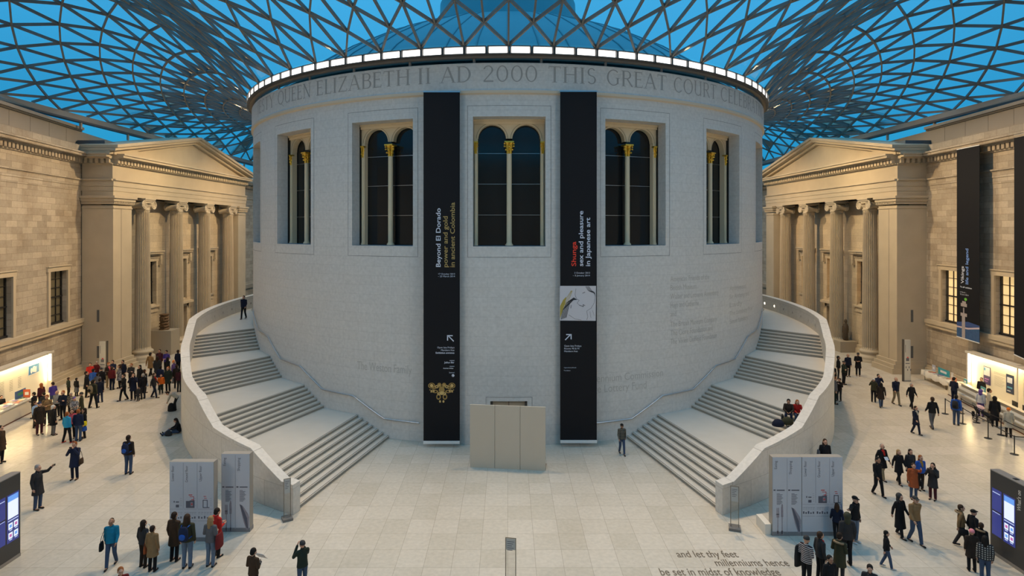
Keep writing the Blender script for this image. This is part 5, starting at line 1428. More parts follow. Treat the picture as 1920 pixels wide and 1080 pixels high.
def garment_mesh(pose, kind):
    key = (kind, pose)
    if key in _body: return _body[key]
    p = POSES[pose](); mb = MB()
    puff = .012 if kind in ('down',) else 0
    if kind in ('jacket', 'coat', 'long', 'down'):
        mid = p['pel']*.5+p['che']*.5; up = p['che']*.35+p['nek']*.65
        hemv = (p['pel']-p['che']).normalized()
        hemk = {'jacket': .06, 'down': .08, 'coat': .34, 'long': .56}[kind]
        if pose in ('sit', 'floor', 'bend'): hemk = .05
        secs = [(up+V((0,0,.035)), .095, .075), (up, .150+puff, .094+puff), (p['che'], .172+puff, .128+puff), (mid, .172+puff, .125+puff), (p['pel']+hemv*.0, .188+puff, .138+puff), (p['pel']+hemv*.06, .195+puff, .145+puff)]
        if hemk > .1:
            lx = .5*(p['kn'][0]+p['kn'][1])
            secs += [(p['pel']+hemv*hemk*.6+V((0,(lx.y)*.3,0)), .205, .165), (p['pel']+hemv*hemk+V((0,(lx.y)*.5,0)), .225, .19)]
        loft_dir(mb, secs[::-1])
        for s in (0, 1):
            t = (p['wr'][s]-p['el'][s]).normalized()
            cap_mesh(mb, p['sh'][s]-V((0,0,.01)), .070+puff, p['el'][s], .056+puff); cap_mesh(mb, p['el'][s], .058+puff, p['wr'][s]-t*.01, .044+puff*.5)
            cap_mesh(mb, p['nek']*.6+p['sh'][s]*.4-V((0,0,.02)), .06, p['sh'][s], .07)
        R = []
        cap_mesh(mb, p['nek']-V((0,-.01,.035)), .082, p['nek']+(p['hed']-p['nek'])*.22, .070)
        me = fuse(mb, kind, .013, 3)
    elif kind == 'trousers':
        loft_dir(mb, [(p['hip'][0]*.5+p['hip'][1]*.5-V((0,0,.05)), .12, .10), (p['hip'][0]*.5+p['hip'][1]*.5, .165, .118), (p['pel']+V((0,0,.05)), .158, .115)])
        for s in (0, 1):
            t = (p['an'][s]-p['kn'][s]).normalized()
            cap_mesh(mb, p['hip'][s], .098, p['kn'][s], .070); cap_mesh(mb, p['kn'][s], .069, p['an'][s]-t*.0, .058)
        me = fuse(mb, kind, .013, 2)
    elif kind == 'skirt':
        loft_dir(mb, [(V((0,0,.42)), .22, .19), (V((0,0,.7)), .20, .16), (p['pel']+V((0,0,.05)), .16, .12)])
        me = fuse(mb, kind, .013, 2)
    _body[key] = me; return me
def shoe_mesh(pose, s):
    key = ('shoe', pose, s)
    if key in _body: return _body[key]
    p = POSES[pose](); mb = MB(); a = p['an'][s]; f = p['foot'][s]
    heel = a-V((0,0,.045))-f*.035; toe = a-V((0,0,.052))+f*.165
    cap_mesh(mb, heel, .040, toe, .033, 12); cap_mesh(mb, a+V((0,0,.01)), .045, heel+f*.05, .042, 12)
    mn = min(v[2] for v in mb.v)
    mb.v = [(v[0], v[1], max(v[2], a.z-.085)) for v in mb.v]
    me = bpy.data.meshes.new('shoe'); me.from_pydata(mb.v, [], mb.f); me.update(); me.materials.append(None)
    for q in me.polygons: q.use_smooth = True
    _body[key] = me; return me
def hair_mesh(pose, style):
    key = ('h', pose, style)
    if key in _body: return _body[key]
    p = POSES[pose](); HM = head_matrix(p); mb = MB()
    if style in ('short', 'long', 'pony'):
        ell_ball(mb, HM, (0,.022,.038), (.086,.098,.094)); ell_ball(mb, HM, (0,.05,-.012), (.080,.066,.075))
        if style == 'long':
            for s in (-1, 1): cap_mesh(mb, HM @ V((s*.066,.03,.0)), .036, p['nek']+V((s*.085,.02,.0)), .034)
            cap_mesh(mb, HM @ V((0,.06,0)), .07, p['nek']+V((0,.07,-.06)), .055)
        if style == 'pony': cap_mesh(mb, HM @ V((0,.105,.02)), .028, HM @ V((0,.14,-.12)), .018)
    elif style == 'thin':
        ell_ball(mb, HM, (0,.045,.0), (.083,.066,.07)); ell_ball(mb, HM, (0,.03,.055), (.066,.078,.068))
    elif style == 'beanie':
        ell_ball(mb, HM, (0,.012,.052), (.088,.105,.082)); ell_ball(mb, HM, (0,.012,.030), (.092,.110,.030))
    elif style == 'cap':
        ell_ball(mb, HM, (0,.012,.055), (.086,.102,.066)); ell_ball(mb, HM, (0,-.09,.045), (.066,.07,.012))
    elif style == 'bobble':
        ell_ball(mb, HM, (0,.012,.052), (.090,.105,.085)); ell_ball(mb, HM, (0,.012,.15), (.03,.03,.03)); ell_ball(mb, HM, (0,.05,-.03), (.07,.06,.06))
    elif style == 'hood':
        ell_ball(mb, HM, (0,.035,.03), (.108,.112,.12)); cap_mesh(mb, HM @ V((0,.05,-.06)), .10, p['nek']+V((0,.03,0)), .10)
    me = fuse(mb, style, .010, 2); _body[key] = me; return me
def face_mesh(pose):
    key = ('face', pose)
    if key in _body: return _body[key]
    p = POSES[pose](); HM = head_matrix(p); mb = MB()
    for s in (-1, 1): ell_ball(mb, HM, (s*.031,-.083,.012), (.011,.010,.007), 8, 6); ell_ball(mb, HM, (s*.032,-.092,.033), (.018,.008,.004), 8, 5)
    ell_ball(mb, HM, (0,-.093,-.055), (.022,.009,.004), 8, 5)
    me = bpy.data.meshes.new('eyes_and_mouth'); me.from_pydata(mb.v, [], mb.f); me.update(); me.materials.append(None); _body[key] = me; return me
def lin(c): return tuple(c)
CLR = dict(black=(.012,.012,.014), char=(.035,.034,.036), navy=(.018,.025,.060), dknavy=(.012,.016,.035), olive=(.050,.048,.026), dkgreen=(.022,.032,.024), brown=(.060,.035,.020), dkbrown=(.035,.024,.018), tan=(.26,.16,.075), ltan=(.34,.25,.15),
    camel=(.30,.17,.07), grey=(.12,.12,.13), lgrey=(.28,.28,.29), cream=(.50,.45,.36), white=(.62,.62,.62), red=(.48,.025,.02), dkred=(.16,.02,.022), maroon=(.075,.018,.024), pink=(.62,.10,.13), orange=(.75,.15,.015), blue=(.025,.10,.42),
    teal=(.01,.19,.32), cyan=(.03,.33,.58), purple=(.07,.045,.26), violet=(.14,.09,.26), jeans=(.055,.085,.15), ljeans=(.13,.18,.26), khaki=(.26,.20,.12), yellow=(.75,.62,.02), mustard=(.30,.19,.04), rust=(.36,.09,.03), lblue=(.28,.42,.65))
def cm(c, kind='cloth'):
    if c in ('plaid', 'stripe', 'check', 'camo', 'pattern'): return patt(c)
    nm = kind+'_'+c
    if nm in MATS: return MATS[nm]
    b = CLR[c]; m = noisy(nm, b, tuple(x*.72 for x in b), .85 if kind == 'cloth' else .5, 14, bump=.0, spec=.2); return m
def patt(c):
    nm = 'cloth_'+c
    if nm in MATS: return MATS[nm]
    m = mat(nm, (.1, .1, .1), .85, spec=.2); N_ = N(m); tcx = N_.n('ShaderNodeTexCoord'); sp_ = N_.n('ShaderNodeSeparateXYZ'); N_.l(tcx.outputs['Object'], sp_.inputs[0]); X_, Y_, Z_ = sp_.outputs
    def strp(a, f, w): return N_.math('LESS_THAN', N_.math('FRACT', N_.math('MULTIPLY', a, f)), w)
    if c == 'stripe': N_.l(N_.mix(strp(Z_, 17, .42), (.03, .02, .025), (.50, .46, .45)), N_.b.inputs['Base Color'])
    elif c == 'plaid': N_.l(N_.mix(N_.math('MAXIMUM', strp(Z_, 12, .3), strp(X_, 12, .3)), (.015, .015, .014), (.16, .15, .12)), N_.b.inputs['Base Color'])
    elif c == 'check': N_.l(N_.mix(N_.math('MULTIPLY', strp(Z_, 13, .5), strp(X_, 13, .5)), (.03, .028, .03), (.45, .42, .38)), N_.b.inputs['Base Color'])
    elif c == 'camo': 
        nz = N_.n('ShaderNodeTexNoise'); nz.inputs['Scale'].default_value = 14; N_.l(tcx.outputs['Object'], nz.inputs[0]); N_.l(N_.mix(N_.math('GREATER_THAN', nz.outputs['Fac'], .5), (.40, .33, .24), (.10, .08, .06)), N_.b.inputs['Base Color'])
    elif c == 'pattern':
        nz = N_.n('ShaderNodeTexVoronoi'); nz.inputs['Scale'].default_value = 16; N_.l(tcx.outputs['Object'], nz.inputs[0]); N_.l(N_.mix(N_.math('GREATER_THAN', nz.outputs['Distance'], .45), (.03, .03, .035), (.30, .29, .30)), N_.b.inputs['Base Color'])
    return m
SK = dict(l=(.50,.29,.20), m=(.34,.18,.11), d=(.13,.065,.04))
HC = dict(black=(.012,.010,.009), brown=(.045,.024,.014), dkbrown=(.022,.013,.009), blond=(.30,.19,.09), grey=(.30,.28,.26), white=(.55,.53,.50), ginger=(.26,.08,.02), red=(.48,.03,.02), orange=(.70,.18,.02), pink=(.75,.25,.28), navy=(.02,.03,.07), teal=(.02,.15,.2), olive=(.05,.05,.03), purple=(.14,.08,.30), cream=(.5,.45,.36), char=(.04,.04,.04))
def child_obj(name, me, parent, m):
    o = bpy.data.objects.new(name, me); COL.objects.link(o); o.parent = parent
    o.material_slots[0].link = 'OBJECT'; o.material_slots[0].material = m; return o
def person(x, y, hpx, pose, face, garm, top, low, hair, hc, label, skin='l', z=0.0, shoe='black', extra=None, sc=None, loc=None):
    if loc is None: loc = floor_at(x, y, z)
    s_ = sc or max(.60, min(1.10, hpx*loc.y/F/1.72))
    if hpx and not sc and hpx*loc.y/F/1.72 > .85: s_ = max(s_, .92)
    root = empty('person', loc, radians(face), label=label, cat='person'); root.scale = (s_, s_, s_)
    child_obj('body', body_mesh(pose), root, mat('skin_'+skin, SK[skin], .55, spec=.3))
    hm = mat('hair_'+hc, HC[hc], .7, spec=.2)
    if hair != 'bald': child_obj({'beanie': 'hat', 'cap': 'cap', 'bobble': 'hat', 'hood': 'hood'}.get(hair, 'hair'), hair_mesh(pose, hair), root, hm)
    child_obj('eyes_and_mouth', face_mesh(pose), root, mat('face_dark', (.06,.025,.02), .5))
    child_obj({'long': 'long_coat', 'down': 'jacket'}.get(garm, garm), garment_mesh(pose, garm), root, cm(top))
    if low.startswith('skirt_'):
        child_obj('skirt', garment_mesh(pose, 'skirt'), root, cm(low[6:])); child_obj('trousers', garment_mesh(pose, 'trousers'), root, cm('black'))
    else: child_obj('trousers', garment_mesh(pose, 'trousers'), root, cm(low))
    for s in (0, 1): child_obj('shoe', shoe_mesh(pose, s), root, cm(shoe, 'shoe'))
    p = POSES[pose]()
    if extra and extra[0] == 'scarf':
        mb = MB(); cap_mesh(mb, p['nek']+V((0,-.03,-.03)), .078, p['nek']+V((0,-.05,-.06)), .075); cap_mesh(mb, p['nek']+V((0,-.11,-.06)), .05, p['che']+V((0,-.145,-.02)), .035)
        k = ('scarf', pose)
        if k not in _body: _body[k] = fuse(mb, 'scarf', .012, 2)
        child_obj('scarf', _body[k], root, cm(extra[1]))
    if extra and extra[0] == 'fur':
        mb = MB(); c = p['nek']+V((0,.05,-.03)); mb.tube([c+V((.14*cos(a), .12*sin(a), .03*sin(a))) for a in [2*pi*i/20 for i in range(20)]], .04, 8, close=True, caps=False)
        k = ('fur', pose)
        if k not in _body: _body[k] = fuse(mb, 'fur_trim', .012, 1)
        child_obj('fur_trim', _body[k], root, noisy('fur_tan', (.34,.24,.14), (.18,.12,.07), .9, 30))
    M = Matrix.Translation(loc) @ Matrix.Rotation(radians(face), 4, 'Z') @ Matrix.Scale(s_, 4)
    return root, p, M
def rucksack(pm, col, label, col2='black'):
    root, p, M = pm; mb = MB(); c = p['che']+V((0,.24,-.05))
    r = empty('rucksack', M @ c, root.rotation_euler.z, label=label, cat='rucksack'); r.scale = root.scale
    mb.rings([[V((a*.15*k, b*.09*k2, z)) for a, b in [(cos(t)*(1.0), sin(t)) for t in [2*pi*i/14 for i in range(14)]]] for z, k, k2 in ((-.22,.75,.7),(-.19,.98,1),(0,1.03,1.12),(.14,.95,.95),(.22,.6,.55))])
    mb.build('bag', cm(col), parent=r)
    mb = MB(); ell_ball(mb, Matrix(), (0,.085,-.06), (.10,.045,.10)); mb.build('pocket', cm(col2), parent=r)
    for s in (-1, 1):
        mb = MB(); mb.tube([V((s*.10,-.05,.19)), V((s*.12,-.13,.21)), V((s*.13,-.24,.17)), V((s*.14,-.385,.06)), V((s*.15,-.37,-.06)), V((s*.19,-.22,-.15)), V((s*.14,-.06,-.17))], .014, 6); mb.build('strap', cm(col2), parent=r)
def handbag(pm, col, label, side=1, drop=-.02, w=.16, h=.13, strap=True, kind='handbag', cat='bag', fwd=-.05):
    root, p, M = pm; hx = .30*side; z = .80+drop
    r = empty(kind, M @ V((hx, fwd, z)), root.rotation_euler.z, label=label, cat=cat); r.scale = root.scale
    mb = MB(); mb.rings([[V((.065*k*cos(t), w*k2*sin(t), zz)) for t in [2*pi*i/16 for i in range(16)]] for zz, k, k2 in ((-h,.8,.8),(-h*.9,1,1),(0,1,1.02),(h*.8,.8,.9),(h,.4,.8))])
    mb.build('bag', cm(col), parent=r)
    if strap:
        mb = MB(); mb.tube([V((0,.11,h*.8)), V((-side*.04,.10,.35)), V((-side*.12,.06,.60)), V((-side*.12,-.02,.62)), V((-side*.04,-.10,.38)), V((0,-.11,h*.8))], .010, 6); mb.build('strap', cm(col), parent=r)
def sheet_in_hand(pm, label, w=.16, h=.11, name='leaflet', c=(.65,.66,.70), off=(0,-.30,1.19), cat='leaflet', rx=.7):
    root, p, M = pm; r = MB(); r.box((-w, -.003, -h), (w, .003, h)); r.box((-.002, -.012, -h), (.002, .004, h))
    o = r.build(name, mat(name+'_white', c, .6), label=label, cat=cat); o.matrix_world = M @ Matrix.Translation(off) @ Matrix.Rotation(-rx, 4, 'X')
def phone_in_hand(pm, label, off=(0,-.335,1.585), rx=0):
    root, p, M = pm; r = MB(); r.box((-.055, -.008, -.035), (.055, .008, .035)); r.box((-.02, -.018, -.02), (.02, -.008, .02))
    o = r.build('camera_phone', M_black, label=label, cat='phone'); o.matrix_world = M @ Matrix.Translation(off)

# --- left of the stairs, upper crowd
P_ = person
P_(128.5, 744, 36, 'stand', 150, 'jacket', 'dkgreen', 'black', 'short', 'brown', 'person in a dark green jacket beside the grey-skirted woman near the left wall base')
P_(143.5, 743, 34, 'stand', 170, 'jacket', 'black', 'skirt_grey', 'short', 'black', 'person in a black top and long grey skirt near the left wall base')
P_(162, 745, 48, 'stand', 120, 'coat', 'black', 'black', 'short', 'dkbrown', 'person in a knee-length black coat left of the bright blue jacket')
P_(175, 737, 45, 'stand', 185, 'jacket', 'blue', 'black', 'short', 'black', 'person in a bright royal blue jacket in the crowd left of the map pylon')
P_(169, 723, 42, 'stand', 30, 'jacket', 'red', 'black', 'short', 'black', 'person in a red jacket standing farthest left beside the portico pier')
P_(181.5, 718, 40, 'phone', 20, 'jacket', 'dkred', 'black', 'short', 'grey', 'person with raised hands in a dark red jacket behind the bright blue jacket')
P_(190, 736, 46, 'stand', 200, 'jacket', 'black', 'dknavy', 'beanie', 'char', 'person in black with a dark hat just in front of the left map pylon')
a = P_(175, 765, 54, 'apart', 175, 'jacket', 'olive', 'black', 'short', 'black', 'person standing legs apart in an olive jacket, carrying a pale rucksack')
rucksack(a, 'khaki', 'khaki rucksack with a black pocket on the person standing legs apart')
P_(187, 755, 45, 'lean', 200, 'jacket', 'dknavy', 'navy', 'short', 'dkbrown', 'person in a dark navy jacket right behind the person with the khaki rucksack')
P_(183, 742, 42, 'stand', 190, 'jacket', 'grey', 'char', 'short', 'dkbrown', 'person in a grey jacket between the royal blue jacket and the dark hat')
P_(204, 727, 47, 'hold', 60, 'jacket', 'dkbrown', 'khaki', 'short', 'ginger', 'person in a brown jacket and khaki trousers with a pink scarf', extra=('scarf', 'pink'))
P_(211, 720, 44, 'fold', 10, 'jacket', 'navy', 'dknavy', 'short', 'black', 'person in a navy suit jacket standing behind the dark red top')
P_(210, 731, 43, 'stand', 185, 'jacket', 'dkred', 'dknavy', 'short', 'brown', 'person in a dark red top seen from behind, right of the left map pylon')
P_(224, 728, 44, 'fold', -60, 'coat', 'pattern', 'black', 'long', 'brown', 'person in a patterned reddish coat beside a suited man')
P_(230, 721, 45, 'stand', 0, 'jacket', 'dknavy', 'black', 'short', 'black', 'person in a dark suit facing the viewer between the pier and the crowd')
P_(232, 751, 49, 'walk', -30, 'jacket', 'black', 'black', 'short', 'black', 'person walking in black at the front edge of the upper left crowd')
P_(246, 727, 45, 'fold', 0, 'jacket', 'char', 'black', 'short', 'ginger', 'person with sandy hair and grey jacket at the foot of the first left column')
P_(250, 750, 50, 'phone', 20, 'coat', 'dknavy', 'black', 'long', 'dkbrown', 'person in a long dark coat holding something to the chest, front of the crowd')
P_(262, 732, 47, 'stand', -20, 'jacket', 'black', 'dknavy', 'long', 'black', 'person with long black hair and black jacket in front of the left column')
P_(271, 737, 44, 'stand', 160, 'jacket', 'dkbrown', 'black', 'short', 'brown', 'person in a dark brown jacket behind the grey-haired visitor')
a = P_(268, 748, 47, 'stand', -120, 'jacket', 'black', 'char', 'short', 'grey', 'grey-haired person in a black jacket with a white bag')
handbag(a, 'white', 'white and black bag carried by the grey-haired visitor', -1, .12)
a = P_(259, 752, 20, 'stand', 0, 'coat', 'char', 'black', 'short', 'black', 'small child in a dark coat beside the grey-haired visitor', sc=.58)
P_(282, 705, 47, 'walk2', 170, 'coat', 'camel', 'black', 'short', 'black', 'person in a brown coat walking away towards the carved trunk plinth')
P_(299, 698, 45, 'stand', 10, 'jacket', 'maroon', 'black', 'short', 'brown', 'tall person in a dark maroon sweater right of the brown coat')
P_(295, 713, 45, 'stand', 190, 'coat', 'char', 'black', 'long', 'dkbrown', 'person in a charcoal coat seen from behind next to the brown coat')
P_(312, 700, 45, 'hold', 0, 'jacket', 'purple', 'black', 'short', 'dkbrown', 'person in a blue-violet jacket in front of the tall plinth')
P_(315, 712, 42, 'stand', 150, 'coat', 'black', 'black', 'long', 'black', 'person in a black coat just below the blue-violet jacket')
P_(334, 699, 43, 'stand', 170, 'jacket', 'dknavy', 'black', 'short', 'dkbrown', 'person in a dark suit nearest the left stair wall, farthest back')
P_(301, 731, 45, 'stand', 180, 'jacket', 'navy', 'black', 'short', 'black', 'person in a dark blue jacket directly behind the orange jacket')
P_(302, 739, 37, 'stand', 30, 'jacket', 'orange', 'dkgreen', 'short', 'brown', 'child in a bright orange jacket near the left stair wall')
P_(289, 746, 46, 'walk', 100, 'jacket', 'char', 'dknavy', 'long', 'brown', 'person with long hair and a red scarf striding right, left of the orange jacket', extra=('scarf', 'red'))
P_(315, 735, 47, 'stand', 5, 'coat', 'dkgreen', 'black', 'short', 'ginger', 'person in a long dark green coat between the orange jacket and the stair wall')
P_(331, 728, 44, 'stand', -160, 'jacket', 'dkbrown', 'black', 'short', 'brown', 'person in a brown jacket touching the left stair wall')
P_(336, 735, 43, 'stand', 180, 'jacket', 'maroon', 'char', 'short', 'black', 'person in a maroon jacket half hidden by the left stair wall')
P_(326, 718, 42, 'stand', 90, 'jacket', 'violet', 'grey', 'short', 'orange', 'person in a violet jacket and orange cap-like hair near the left stair wall')
a = P_(328, 770, 44, 'bend', -70, 'jacket', 'cream', 'black', 'short', 'dkbrown', 'person in a cream jumper bending over a black bag by the left stair wall', sc=.98)
m = MB(); m.rings([[V((.22*k*cos(t), .14*k*sin(t), z)) for t in [2*pi*i/14 for i in range(14)]] for z, k in ((0,.9),(.06,1.05),(.35,.95),(.5,.6),(.55,.2))])
m.build('holdall', cm('black'), loc=floor_at(321, 771), label='black holdall on the floor below the bending person', cat='bag')
a = P_(333, 812, 40, 'floor', -60, 'jacket', 'black', 'jeans', 'long', 'dkbrown', 'person sitting on the floor against the left stair wall in a black jacket', sc=1.0)
m = MB(); m.rings([[V((.2*k*cos(t), .12*k*sin(t), z)) for t in [2*pi*i/14 for i in range(14)]] for z, k in ((0,.9),(.06,1.05),(.22,.9),(.3,.3))])
m.build('holdall', cm('char'), loc=floor_at(316, 817), label='dark bag lying beside the person seated on the floor', cat='bag')

# --- crowd by the left desk
P_(79, 744, 42, 'stand', 60, 'jacket', 'black', 'black', 'short', 'dkbrown', 'dark-clad attendant behind the far end of the left desk', loc=Al+tl*1.2+nl*1.25+V((0,0,0)))
P_(77, 766, 47, 'stand', -100, 'jacket', 'maroon', 'black', 'long', 'ginger', 'person with fair hair and a maroon top leaning at the left desk')
P_(99, 765, 48, 'hold', -110, 'jacket', 'purple', 'jeans', 'short', 'dkbrown', 'person in a bright blue-violet jacket at the far end of the left desk')
P_(63.5, 784, 48, 'hold', -80, 'jacket', 'black', 'black', 'short', 'black', 'person in black with black hair bent over the left desk')
P_(82, 784, 48, 'hold', -110, 'jacket', 'char', 'black', 'short', 'dkbrown', 'person in charcoal behind the tan coat near the left desk')
P_(66, 802, 48, 'stand', 100, 'jacket', 'lblue', 'black', 'long', 'brown', 'person in a pale blue top at the left side of the desk crowd')
a = P_(74, 815, 62, 'stand', 60, 'coat', 'dkbrown', 'maroon', 'bobble', 'navy', 'person in a long dark brown coat and knitted hat nearest the left desk')
rucksack(a, 'mustard', 'yellow and black rucksack on the person in the knitted hat', 'black')
P_(88, 797, 56, 'hold', 20, 'jacket', 'tan', 'char', 'short', 'ginger', 'person in a tan coat reading something, left part of the desk crowd')
P_(100, 816, 56, 'stand', 150, 'coat', 'black', 'grey', 'short', 'white', 'white-haired person in a black coat and grey trousers seen from behind')
P_(107, 781, 48, 'stand', 0, 'jacket', 'lgrey', 'black', 'thin', 'grey', 'balding person in a pale grey jacket in the middle of the desk crowd')
P_(118, 787, 54, 'fold', 0, 'jacket', 'dknavy', 'black', 'short', 'ginger', 'person in a dark open jacket right of the pale grey jacket')
P_(133, 783, 47, 'stand', 20, 'jacket', 'camo', 'dkbrown', 'beanie', 'cream', 'person in a mottled beige top with a pale hat')
P_(139.5, 793, 46, 'hold', 60, 'jacket', 'pattern', 'black', 'short', 'purple', 'person in a black and white patterned jacket')
P_(152.5, 785, 49, 'stand', -60, 'coat', 'olive', 'black', 'beanie', 'char', 'person in an olive coat and dark hat behind the navy jacket')
a = P_(126, 830, 57, 'apart', 170, 'jacket', 'cyan', 'black', 'pony', 'ginger', 'person in a bright cyan jacket with red shoes seen from behind', shoe='red')
P_(135, 822, 54, 'stand', 30, 'jacket', 'pink', 'black', 'long', 'brown', 'person in a pink top between the cyan and the navy jackets')
P_(147, 827, 59, 'stand', 190, 'jacket', 'navy', 'jeans', 'short', 'ginger', 'person in a navy jacket and jeans right of the cyan jacket')
a = P_(158, 821, 55, 'stand', -50, 'jacket', 'black', 'black', 'long', 'dkbrown', 'person in black holding a yellow and blue bag')
handbag(a, 'yellow', 'yellow carrier bag held by the person in black', 1, .12, strap=False, kind='carrier_bag')
handbag(a, 'blue', 'blue carrier bag hanging below the yellow one', 1, -.18, strap=False, kind='carrier_bag')
P_(1, 868, 70, 'stand', 90, 'coat', 'brown', 'black', 'short', 'dkbrown', 'person in a brown coat half cut off by the left edge of the view')

# --- lower left floor
a = P_(140, 899, 70, 'phone', 10, 'coat', 'navy', 'dknavy', 'short', 'ginger', 'person in a navy coat lifting a camera to the face, with a brown shoulder bag', shoe='brown')
handbag(a, 'brown', 'brown shoulder bag of the person photographing on the open floor', 1, .05); phone_in_hand(a, 'small camera held up by the person in the navy coat')
a = P_(241, 889, 74, 'stand', 180, 'jacket', 'dkbrown', 'jeans', 'short', 'dkbrown', 'person alone on the open floor, seen from behind, with a blue rucksack')
rucksack(a, 'navy', 'blue and black rucksack of the lone person on the open floor', 'blue')
a = P_(71, 955, 83, 'reach', 80, 'coat', 'char', 'jeans', 'short', 'grey', 'grey-haired person in a dark coat raising a phone in one hand', shoe='brown')
phone_in_hand(a, 'small camera raised by the grey-haired person', (.19, -.53, 1.69))
a = P_(209, 1062, 89, 'walk', 15, 'jacket', 'teal', 'jeans', 'thin', 'dkbrown', 'person in a teal jumper walking towards the viewer with a bag strap across', skin='m')
handbag(a, 'black', 'black messenger bag of the person in the teal jumper', -1, .0, .15, .15)
m = MB()
a = P_(269, 1063, 87, 'stand', 160, 'jacket', 'char', 'dkbrown', 'long', 'dkbrown', 'person in dark clothes with a blue and white shoulder bag')
handbag(a, 'lblue', 'blue and white shoulder bag next to the tan coat', -1, .18, .2, .15)
a = P_(286, 1071, 83, 'stand', 175, 'coat', 'tan', 'black', 'short', 'dkbrown', 'person in a light brown coat with an orange handbag')
handbag(a, 'rust', 'orange-red patterned handbag on the arm of the tan coat', 1, .0, .13, .15)
P_(327, 1052, 91, 'stand', 170, 'coat', 'brown', 'black', 'short', 'dkbrown', 'person in a long brown coat reading the left floor-plan board')
a = P_(351, 1065, 103, 'stand', 182, 'jacket', 'olive', 'ljeans', 'long', 'brown', 'person with wavy hair and olive hoodie reading the left floor-plan board')
rucksack(a, 'navy', 'small blue rucksack on the person in the olive hoodie', 'blue')
a = P_(395, 1062, 93, 'hold', 170, 'jacket', 'grey', 'ljeans', 'long', 'blond', 'fair-haired person in a grey top holding a dark red coat')
handbag(a, 'dkred', 'dark red coat bundled over the arm of the fair-haired person', -1, .1, .2, .25, False, 'folded_coat', 'coat')
P_(407, 1044, 90, 'hold', 150, 'jacket', 'red', 'black', 'short', 'dkbrown', 'person in a red jacket in front of the gap between the two left boards')
a = P_(475, 1125, 96, 'hold', 160, 'jacket', 'brown', 'black', 'short', 'black', 'person in a brown jacket holding an open map at the bottom edge')
sheet_in_hand(a, 'open white map held by the person in the brown jacket', .2, .16, off=(.02,-.36,1.30))
P_(567, 1110, 95, 'phone', -140, 'jacket', 'dkgreen', 'jeans', 'beanie', 'char', 'person in a dark green jacket and dark hat, alone at the bottom edge')
P_(226, 1162, 97, 'stand', 40, 'jacket', 'dkred', 'black', 'short', 'ginger', 'ginger-haired person whose head just enters at the bottom edge')

# --- centre and stairs
P_(1166, 852, 57, 'walk2', 5, 'jacket', 'plaid', 'jeans', 'cap', 'black', 'person in a checked shirt, jeans and cap walking at the foot of the right stairs', skin='m')
P_(457, 598, 44, 'walk', 0, 'jacket', 'dknavy', 'black', 'short', 'brown', 'person in a dark suit walking down the upper landing of the left staircase', z=4.62)
handbag((lambda r: r)(person(0, 0, 0, 'stand', 0, 'jacket', 'black', 'black', 'short', 'black', 'x', sc=.95, loc=V((0, 0, -50)))) if False else (P_(0,0,0,'sit',-25,'jacket','dkbrown','navy','short','black','person in a brown jacket seated on the right stairs', skin='m', sc=.98, loc=floor_at(1478.5,777,2.27)+V((0,0,-.44)))), 'char', 'dark bag beside the two seated people on the right stairs', -1, -.50, .2, .12, False, 'bag')
P_(0, 0, 0, 'sit', -15, 'jacket', 'red', 'jeans', 'long', 'ginger', 'person in a red jacket with long auburn hair seated on the right stairs', sc=.95, loc=floor_at(1494, 777, 2.27)+V((0, 0, -.44)))
for px, py, z_, c, lb in ((1459, 799, 1.95, 'dknavy', 'navy rucksack lying on the right stairs below the seated pair'), (1476, 795, 1.95, 'olive', 'olive green bag lying on the right stairs by the parapet')):
    m = MB(); m.rings([[V((.30*k*cos(t), .2*k*sin(t), z)) for t in [2*pi*i/14 for i in range(14)]] for z, k in ((0,.85),(.05,1.05),(.2,.95),(.32,.6),(.36,.2))])
    m.build('rucksack', cm(c), loc=floor_at(px, py, z_), label=lb, cat='bag')

# --- right side, upper
a = P_(1547, 893, 69, 'stand', -10, 'coat', 'black', 'black', 'long', 'brown', 'person with long brown hair and black coat half hidden behind the right-hand board')
handbag(a, 'grey', 'grey coat over the arm of the person behind the right-hand board', -1, .25, .14, .18, False, 'folded_coat', 'coat')
P_(1572, 711, 43, 'stand', 60, 'down', 'black', 'char', 'short', 'black', 'person in a black padded jacket at the left of the group by the right portico', skin='m')
P_(1582, 721, 44, 'fold', 30, 'jacket', 'dkgreen', 'black', 'cap', 'char', 'person in a dark jacket and cap with folded arms by the right portico')
P_(1590, 706, 42, 'stand', 0, 'jacket', 'dknavy', 'black', 'thin', 'grey', 'balding person in a navy jacket at the back of the right portico group')
P_(1609, 705, 44, 'hold', -30, 'coat', 'black', 'black', 'cap', 'char', 'person in a black coat and flat hat standing apart by the low plinth')
P_(1563, 742, 46, 'stand', 90, 'jacket', 'char', 'black', 'short', 'dkbrown', 'person in charcoal standing in the shade of the right stair wall')
P_(1566, 758, 51, 'stand', 60, 'jacket', 'grey', 'dkgreen', 'short', 'ginger', 'person in a grey sweater in the shade of the right stair wall')
P_(1574, 752, 40, 'lean', -60, 'jacket', 'dkbrown', 'char', 'short', 'brown', 'smaller person in dark brown in the shade of the right stair wall')
P_(1562, 726, 43, 'stand', 120, 'coat', 'black', 'black', 'short', 'black', 'person in a black coat just emerging from behind the right stair wall')
P_(1638, 754, 44, 'phone', 150, 'jacket', 'olive', 'black', 'cap', 'white', 'person in an olive jacket and white cap in the trio on the right')
P_(1647, 746, 44, 'phone', 0, 'jacket', 'navy', 'black', 'short', 'black', 'person in a navy jacket behind the white cap')
P_(1652, 764, 46, 'walk', 160, 'coat', 'dkbrown', 'jeans', 'long', 'black', 'person in a dark coat and jeans walking away, right of the white cap')
P_(1680, 759, 51, 'walk2', 0, 'jacket', 'dknavy', 'khaki', 'thin', 'grey', 'person in a dark blazer and khaki trousers walking towards the viewer')
